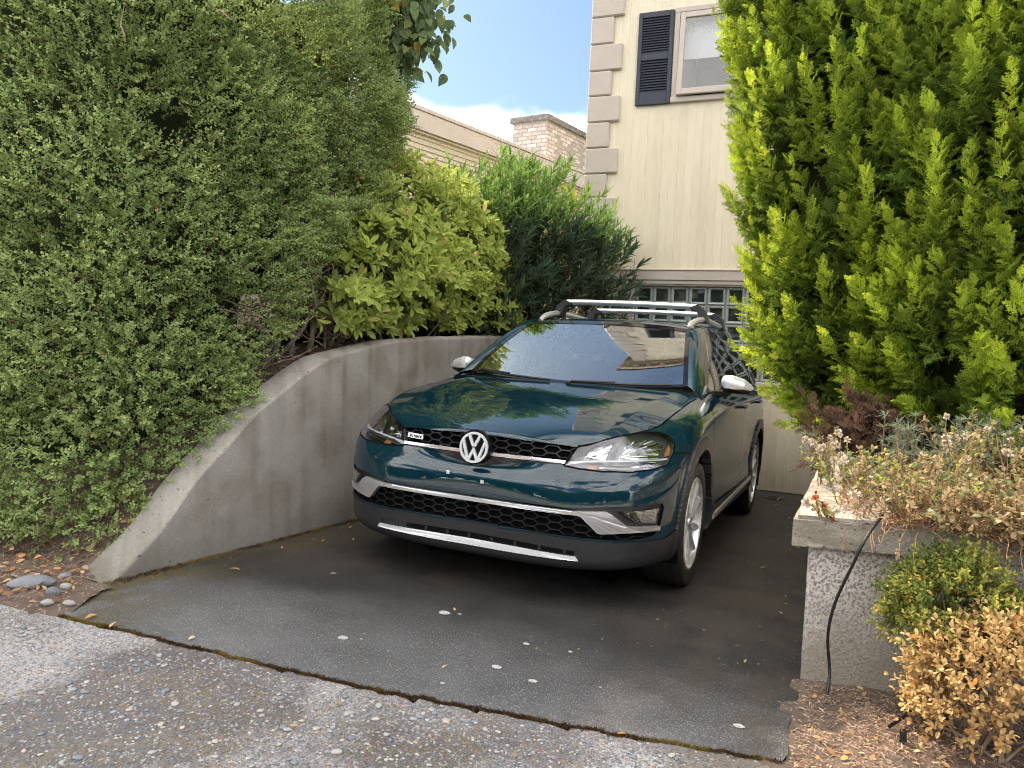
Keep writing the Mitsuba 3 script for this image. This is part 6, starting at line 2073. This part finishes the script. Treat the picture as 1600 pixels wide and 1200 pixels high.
def bits(n, poly, zf, size, cols, r, flat=.25, kind='sliver'):
    x0, y0, x1, y1 = poly.bounds
    P = np.empty((0, 2))
    shapely.prepare(poly)
    while len(P) < n:
        c = np.stack([x0 + (x1 - x0) * r.random(n), y0 + (y1 - y0) * r.random(n)], 1)
        P = np.vstack([P, c[shapely.contains_xy(poly, c[:, 0], c[:, 1])]])
    P = P[:n]
    th = r.random(n) * 2 * np.pi
    X = np.stack([np.cos(th), np.sin(th), r.normal(0, flat, n)], 1)
    S = size * (.4 + 1.1 * r.random(n) ** 1.5)
    C = np.array(cols)[r.integers(len(cols), size=n)] * (.65 + .7 * r.random((n, 1)))
    Q = np.c_[P, zf(P[:, 0], P[:, 1]) + .004]
    U = np.array([0, 0, 1.0]) + r.normal(0, flat, (n, 3))
    m = {'sliver': (np.array([(-.5, 0, 0), (0, .07, .05), (.5, 0, 0), (0, -.07, .05)]), np.array([(0, 3, 1), (1, 3, 2)])), 'leaf': leaf_mesh('small')}[kind]
    return scatter(m, Q, frames(X, U), S, C)


mz = lambda x, y: rough_z(.045, 9, 6)(x, y) - .024 + .02 * np.clip((x - 1.5) * 2, 0, 1)
r6 = np.random.default_rng(88)
MV = Polygon([(1.49, -.875), (1.62, -1.105), (2.6, -1.0), (2.6, -.05), (1.9, -.12), (1.5, -.22)])
put_leaves('mulch_litter', [bits(11000, MV, mz, .024, [(.30, .20, .14), (.38, .27, .19), (.14, .09, .07), (.46, .36, .26)], r6, .18), bits(330, MV, mz, .022, [(.50, .30, .12), (.55, .42, .20), (.35, .20, .10)], r6, .3, 'leaf')], 'm_leaf_dry', label='bark chips, straw and dry leaves covering the mulch bed', cat='mulch')
SV = Polygon([(-1.20, -1.15), (-3.2, -1.25), (-3.2, -.2), (-1.55, -.2), (-1.52, -.75), (-1.30, -.92)])
put_leaves('soil_litter', [bits(4200, SV, lambda x, y: bank_z(x, y) + .004, .026, [(.26, .18, .13), (.36, .27, .2), (.14, .10, .08)], r6, .18), bits(1300, SV, lambda x, y: bank_z(x, y) + .010, .030, [(.48, .24, .10), (.52, .34, .18), (.34, .22, .15), (.22, .13, .09)], r6, .35, 'leaf')], 'm_leaf_dry', label='dry leaves and twigs on the bare soil below the hedge', cat='leaf litter')
BV = Polygon([(-1.34, -.45), (-1.34, 1.9), (-1.75, 1.9), (-1.75, -.45)])
put_leaves('bank_litter', [bits(700, Polygon([(-1.47, -.3), (-1.47, 1.9), (-1.8, 1.9), (-1.8, -.3)]), bank_z, .03, [(.36, .24, .14), (.26, .18, .12)], r6, .3, 'leaf')], 'm_leaf_dry', label='brown leaf litter on the raised soil behind the wall', cat='leaf litter')


def stone(c, size, r, seed):
    s = trimesh.creation.icosphere(3, 1.0)
    v = np.array(s.vertices)
    v *= (1 + .35 * (meshkit.fbm(v * 1.3 + seed, 3, seed=seed)[:, None] - .5))
    v = v * size
    return xf((v, np.array(s.faces)), rotz(r), c)


for k, c in enumerate(((.17, .175, .19), (.26, .245, .225), (.13, .14, .16))):
    mat(f'm_stone{k}', **rough(proc(lambda p, n, uv, c=c: mi.Color3f(c) * (0.7 + 0.6 * fbm(p.x * 35, p.y * 35, p.z * 35, 4))), 0.7, 0.3))
SA = gz
for (x, y, sx, sy, sz, a, m_, lab) in ((-1.47, -1.03, .085, .048, .032, .75, 0, 'largest flat blue-grey stone in the soil by the wall end'), (-1.315, -1.045, .030, .022, .022, .3, 2, 'dark egg-shaped stone right of the largest flat stone'), (-1.345, -.965, .024, .018, .016, .6, 1, 'brownish round stone behind the dark egg-shaped one'),
                                     (-1.235, -1.125, .026, .017, .013, .5, 1, 'pale small stone at the corner of the pavement joint'), (-1.165, -1.085, .027, .016, .012, .2, 1, 'pale oval stone touching the tip of the parking pad'), (-1.47, -.875, .026, .02, .016, 1.2, 0, 'grey stone close to the hedge foot behind the largest one')):
    put('stone', stone((x, y, float(bank_z(np.array([x]), np.array([y]))[0]) + sz * .35), (sx, sy, sz), a, int(abs(x * 997 + y * 331))), f'm_stone{m_}', True, label=lab, cat='stone')

# pebbles standing proud of the pavement
peb = []
for k in range(5):
    s = trimesh.creation.icosphere(1, 1.0)
    v = np.array(s.vertices) * (1 + .4 * (np.random.default_rng(k).random((len(s.vertices), 1)) - .5)) * [1.2, .85, .55]
    peb.append((v, np.array(s.faces)))
for k, c in enumerate(((.30, .29, .28), (.17, .185, .21), (.36, .32, .28), (.40, .385, .37), (.22, .16, .12))):
    mat(f'm_peb{k}', **rough(c, 0.6, 0.3))
PV = Polygon([(-1.9, -1.30), (-1.0, -1.22), (.3, -1.13), (1.4, -.95), (1.6, -1.2), (.9, -1.9), (-.2, -2.15), (-1.6, -1.9)])
x0, y0, x1, y1 = PV.bounds
src = {}
made = 0
rp = np.random.default_rng(9)
while made < 300:
    x, y = x0 + (x1 - x0) * rp.random(), y0 + (y1 - y0) * rp.random()
    if not PV.contains(Point(x, y)):
        continue
    k, c = int(rp.integers(5)), int(rp.choice(5, p=[.36, .22, .25, .07, .10]))
    sz = .0065 + .0065 * rp.random() ** 2.5
    mt = M4(rotz(rp.random() * 6.28) @ np.diag([1, 1, .8]), (x, y, float(gz(x, y)) + .0045), sz)
    if (k, c) in src:
        again('pavement__pebble', src[k, c], mt)
    else:
        src[k, c] = put('pavement__pebble', peb[k], f'm_peb{c}', True, to_world=mt)
    made += 1
mat('m_pebbles', type='principled', base_color={'type': 'mesh_attribute', 'name': 'vertex_color'}, roughness=.6, specular=.3)
n = 9000
Pp = np.stack([x0 + (x1 - x0) * rp.random(n), y0 + (y1 - y0) * rp.random(n)], 1)
Pp = Pp[shapely.contains_xy(PV, Pp[:, 0], Pp[:, 1])]
octa = trimesh.convex.convex_hull(np.array([(1, 0, 0), (-1, 0, 0), (0, 1, 0), (0, -1, 0), (0, 0, 1), (0, 0, -1.0)]))
th = rp.random(len(Pp)) * 6.28
Xp = np.stack([np.cos(th), np.sin(th), th * 0], 1)
pc = np.array([(.30, .29, .28), (.18, .19, .21), (.38, .34, .30), (.40, .385, .37), (.24, .17, .13)])[rp.choice(5, len(Pp), p=[.36, .22, .24, .08, .10])]
vv_, ff_, cc_ = scatter((np.array(octa.vertices) * [1.15, .85, .5], np.array(octa.faces)), np.c_[Pp, gz(Pp[:, 0], Pp[:, 1]) + .0025], frames(Xp, np.tile([0, 0, 1.0], (len(Pp), 1))), .0028 + .0036 * rp.random(len(Pp)), pc * (.7 + .6 * rp.random((len(Pp), 1))))
put('pavement__fine_pebbles', (vv_, ff_), 'm_pebbles', True, color=cc_, kind='stuff')

# pale lichen spots on the pad
mat('m_spot', **rough(proc(lambda p, n, uv: mix((0.22, 0.225, 0.22), (0.44, 0.44, 0.43), fbm(p.x * 130, p.y * 130, 0.0, 3))), 0.8, 0.2))
for x, y, s in ((.068, -.285, .034), (.127, -.262, .011), (-.10, -.772, .026), (-.035, -.745, .008), (.500, -.425, .017), (.500, -.700, .024), (.655, -.742, .020), (.672, -.405, .011), (1.33, -.70, .022), (.11, -.79, .006), (.87, -.66, .006), (.41, -.93, .010)):
    th = np.linspace(0, 2 * np.pi, 26)[:-1]
    rr = s * (.48 + .40 * meshkit.fbm(np.stack([np.cos(th) * 1.6 + x * 50, np.sin(th) * 1.6, th * 0], 1), 3))
    m_ = prism(Polygon(np.stack([np.cos(th) * rr * 1.15, np.sin(th) * rr * .85], 1)), 0, .0012)
    put('parking_pad__lichen_spot', xf(m_, None, (x, y, float(gz(x, y)) + .0035)), 'm_spot', False)
PG = Polygon([(-1.28, -.75), (-1.28, 3.5), (-1.02, 3.5), (-.95, .2), (-1.0, -1.05), (1.44, -.80), (1.46, 4.9), (.95, 4.9), (1.02, .8), (.3, -.5), (-.6, -.75)])
put_leaves('pad_litter', [bits(1500, PG, gz, .011, [(.36, .28, .20), (.20, .14, .10), (.46, .40, .32), (.30, .17, .09)], r6, .15), bits(170, PG, gz, .013, [(.42, .26, .13), (.30, .20, .12)], r6, .3, 'leaf')], 'm_leaf_dry', label='crumbs of dry leaf and needles strewn along the edges of the parking pad', cat='leaf litter')
# single fallen leaves on the pad and pavement
LV = [(1.20, 1.55, .055, (.45, .38, .26), 'pale dry leaf on the dark pad right of the front wheel'), (1.05, 4.15, .05, (.50, .42, .24), 'tan leaf on the pad just in front of the floor drain'), (1.02, 4.40, .06, (.50, .40, .22), 'largest tan leaf beside the floor drain'),
      (1.18, 3.5, .04, (.46, .38, .24), 'tan leaf on the pad behind the rear wheel, before the two near the drain'), (.08, -.225, .03, (.55, .40, .20), 'small tan leaf just behind the largest lichen spot'), (-1.05, -.35, .05, (.55, .32, .12), 'orange leaf on the pad edge near the low end of the curved wall'),
      (-1.12, .10, .04, (.50, .28, .12), 'orange-brown leaf by the wall foot left of the bumper, nearest the camera of three'), (-1.15, .75, .045, (.50, .30, .14), 'brown leaf by the wall foot beside the bumper corner'), (-.98, .55, .035, (.46, .32, .18), 'small brown leaf between the wall foot and the bumper corner'),
      (-1.08, .42, .04, (.52, .30, .10), 'orange leaf on the mossy strip ahead of the bumper corner'), (-.86, -1.12, .05, (.60, .42, .22), 'long tan leaf caught in the left part of the mossy joint'), (-.52, -1.11, .04, (.62, .55, .42), 'whitish leaf lying on the mossy joint, second from its left end'),
      (.36, -.80, .03, (.50, .36, .22), 'small brown leaf in the open middle of the pad between pale spots'), (1.02, -.98, .03, (.58, .30, .10), 'orange leaf on the right part of the mossy joint'), (.20, -1.40, .03, (.60, .36, .14), 'orange leaf on the pebbled pavement below the joint'),
      (-.98, -1.16, .06, (.58, .34, .14), 'orange leaf at the left tip of the mossy joint'), (1.35, .62, .035, (.44, .34, .2), 'dull leaf on the pad close to the planter face'), (1.30, 2.3, .04, (.40, .32, .22), 'dull brown leaf on the pad beside the rear door'),
      (-.62, -.10, .03, (.45, .34, .24), 'small dull leaf on the pad left of the car nose'), (1.28, -.10, .03, (.40, .30, .2), 'small leaf on the pad by the planter corner')]
for x, y, s, c, lab in LV:
    a = rng.random() * 6.28
    F_ = frames(np.array([[math.cos(a), math.sin(a), .08]]), np.array([[rng.normal(0, .2), rng.normal(0, .2), 1.0]]))[0]
    put('fallen_leaf', (leaf_mesh('obovate')[0] * s @ F_.T + [x, y, float(gz(x, y)) + .012], leaf_mesh('obovate')[1]), 'm_leaf_dry', False, color=np.tile(c, (18, 1)) * 1.0, label=lab, cat='leaf', group='fallen leaves on the concrete')

# ---------------------------------------------------------------- across the street, behind the camera: seen only in the car's paint
P, X, U, S, C = [], [], [], [], []
rt_ = np.random.default_rng(12)
trunks = []
for k in range(34):
    x = -38 + 2.3 * k + rt_.normal(0, .5); y = -24 - 5 * rt_.random(); h = 4.2 + 1.6 * rt_.random()
    trunks.append(tube([(x, y, -.2), (x, y, h * .7)], [.25, .12], 7))
    m = 260
    u = unit(rt_.normal(0, 1, (m, 3))) * (.6 + .4 * rt_.random((m, 1)))
    P.append(np.array([x, y, h * .62]) + u * [2.6, 2.2, h * .42]); X.append(u + rt_.normal(0, .4, (m, 3))); U.append(rt_.normal(0, 1, (m, 3)))
    S.append(.8 + .5 * rt_.random(m)); C.append(np.array([.09, .13, .05]) * (.6 + .8 * rt_.random((m, 1))))
put_leaves('far_trees', [scatter(leaf_mesh('small'), np.vstack(P), frames(np.vstack(X), np.vstack(U)), np.concatenate(S), np.vstack(C))], 'm_leaf', label='row of trees across the street mirrored in the bumper of the car', cat='trees')
put('far_trees__trunks', cat_meshes(trunks), 'm_bark', 60, kind='stuff')
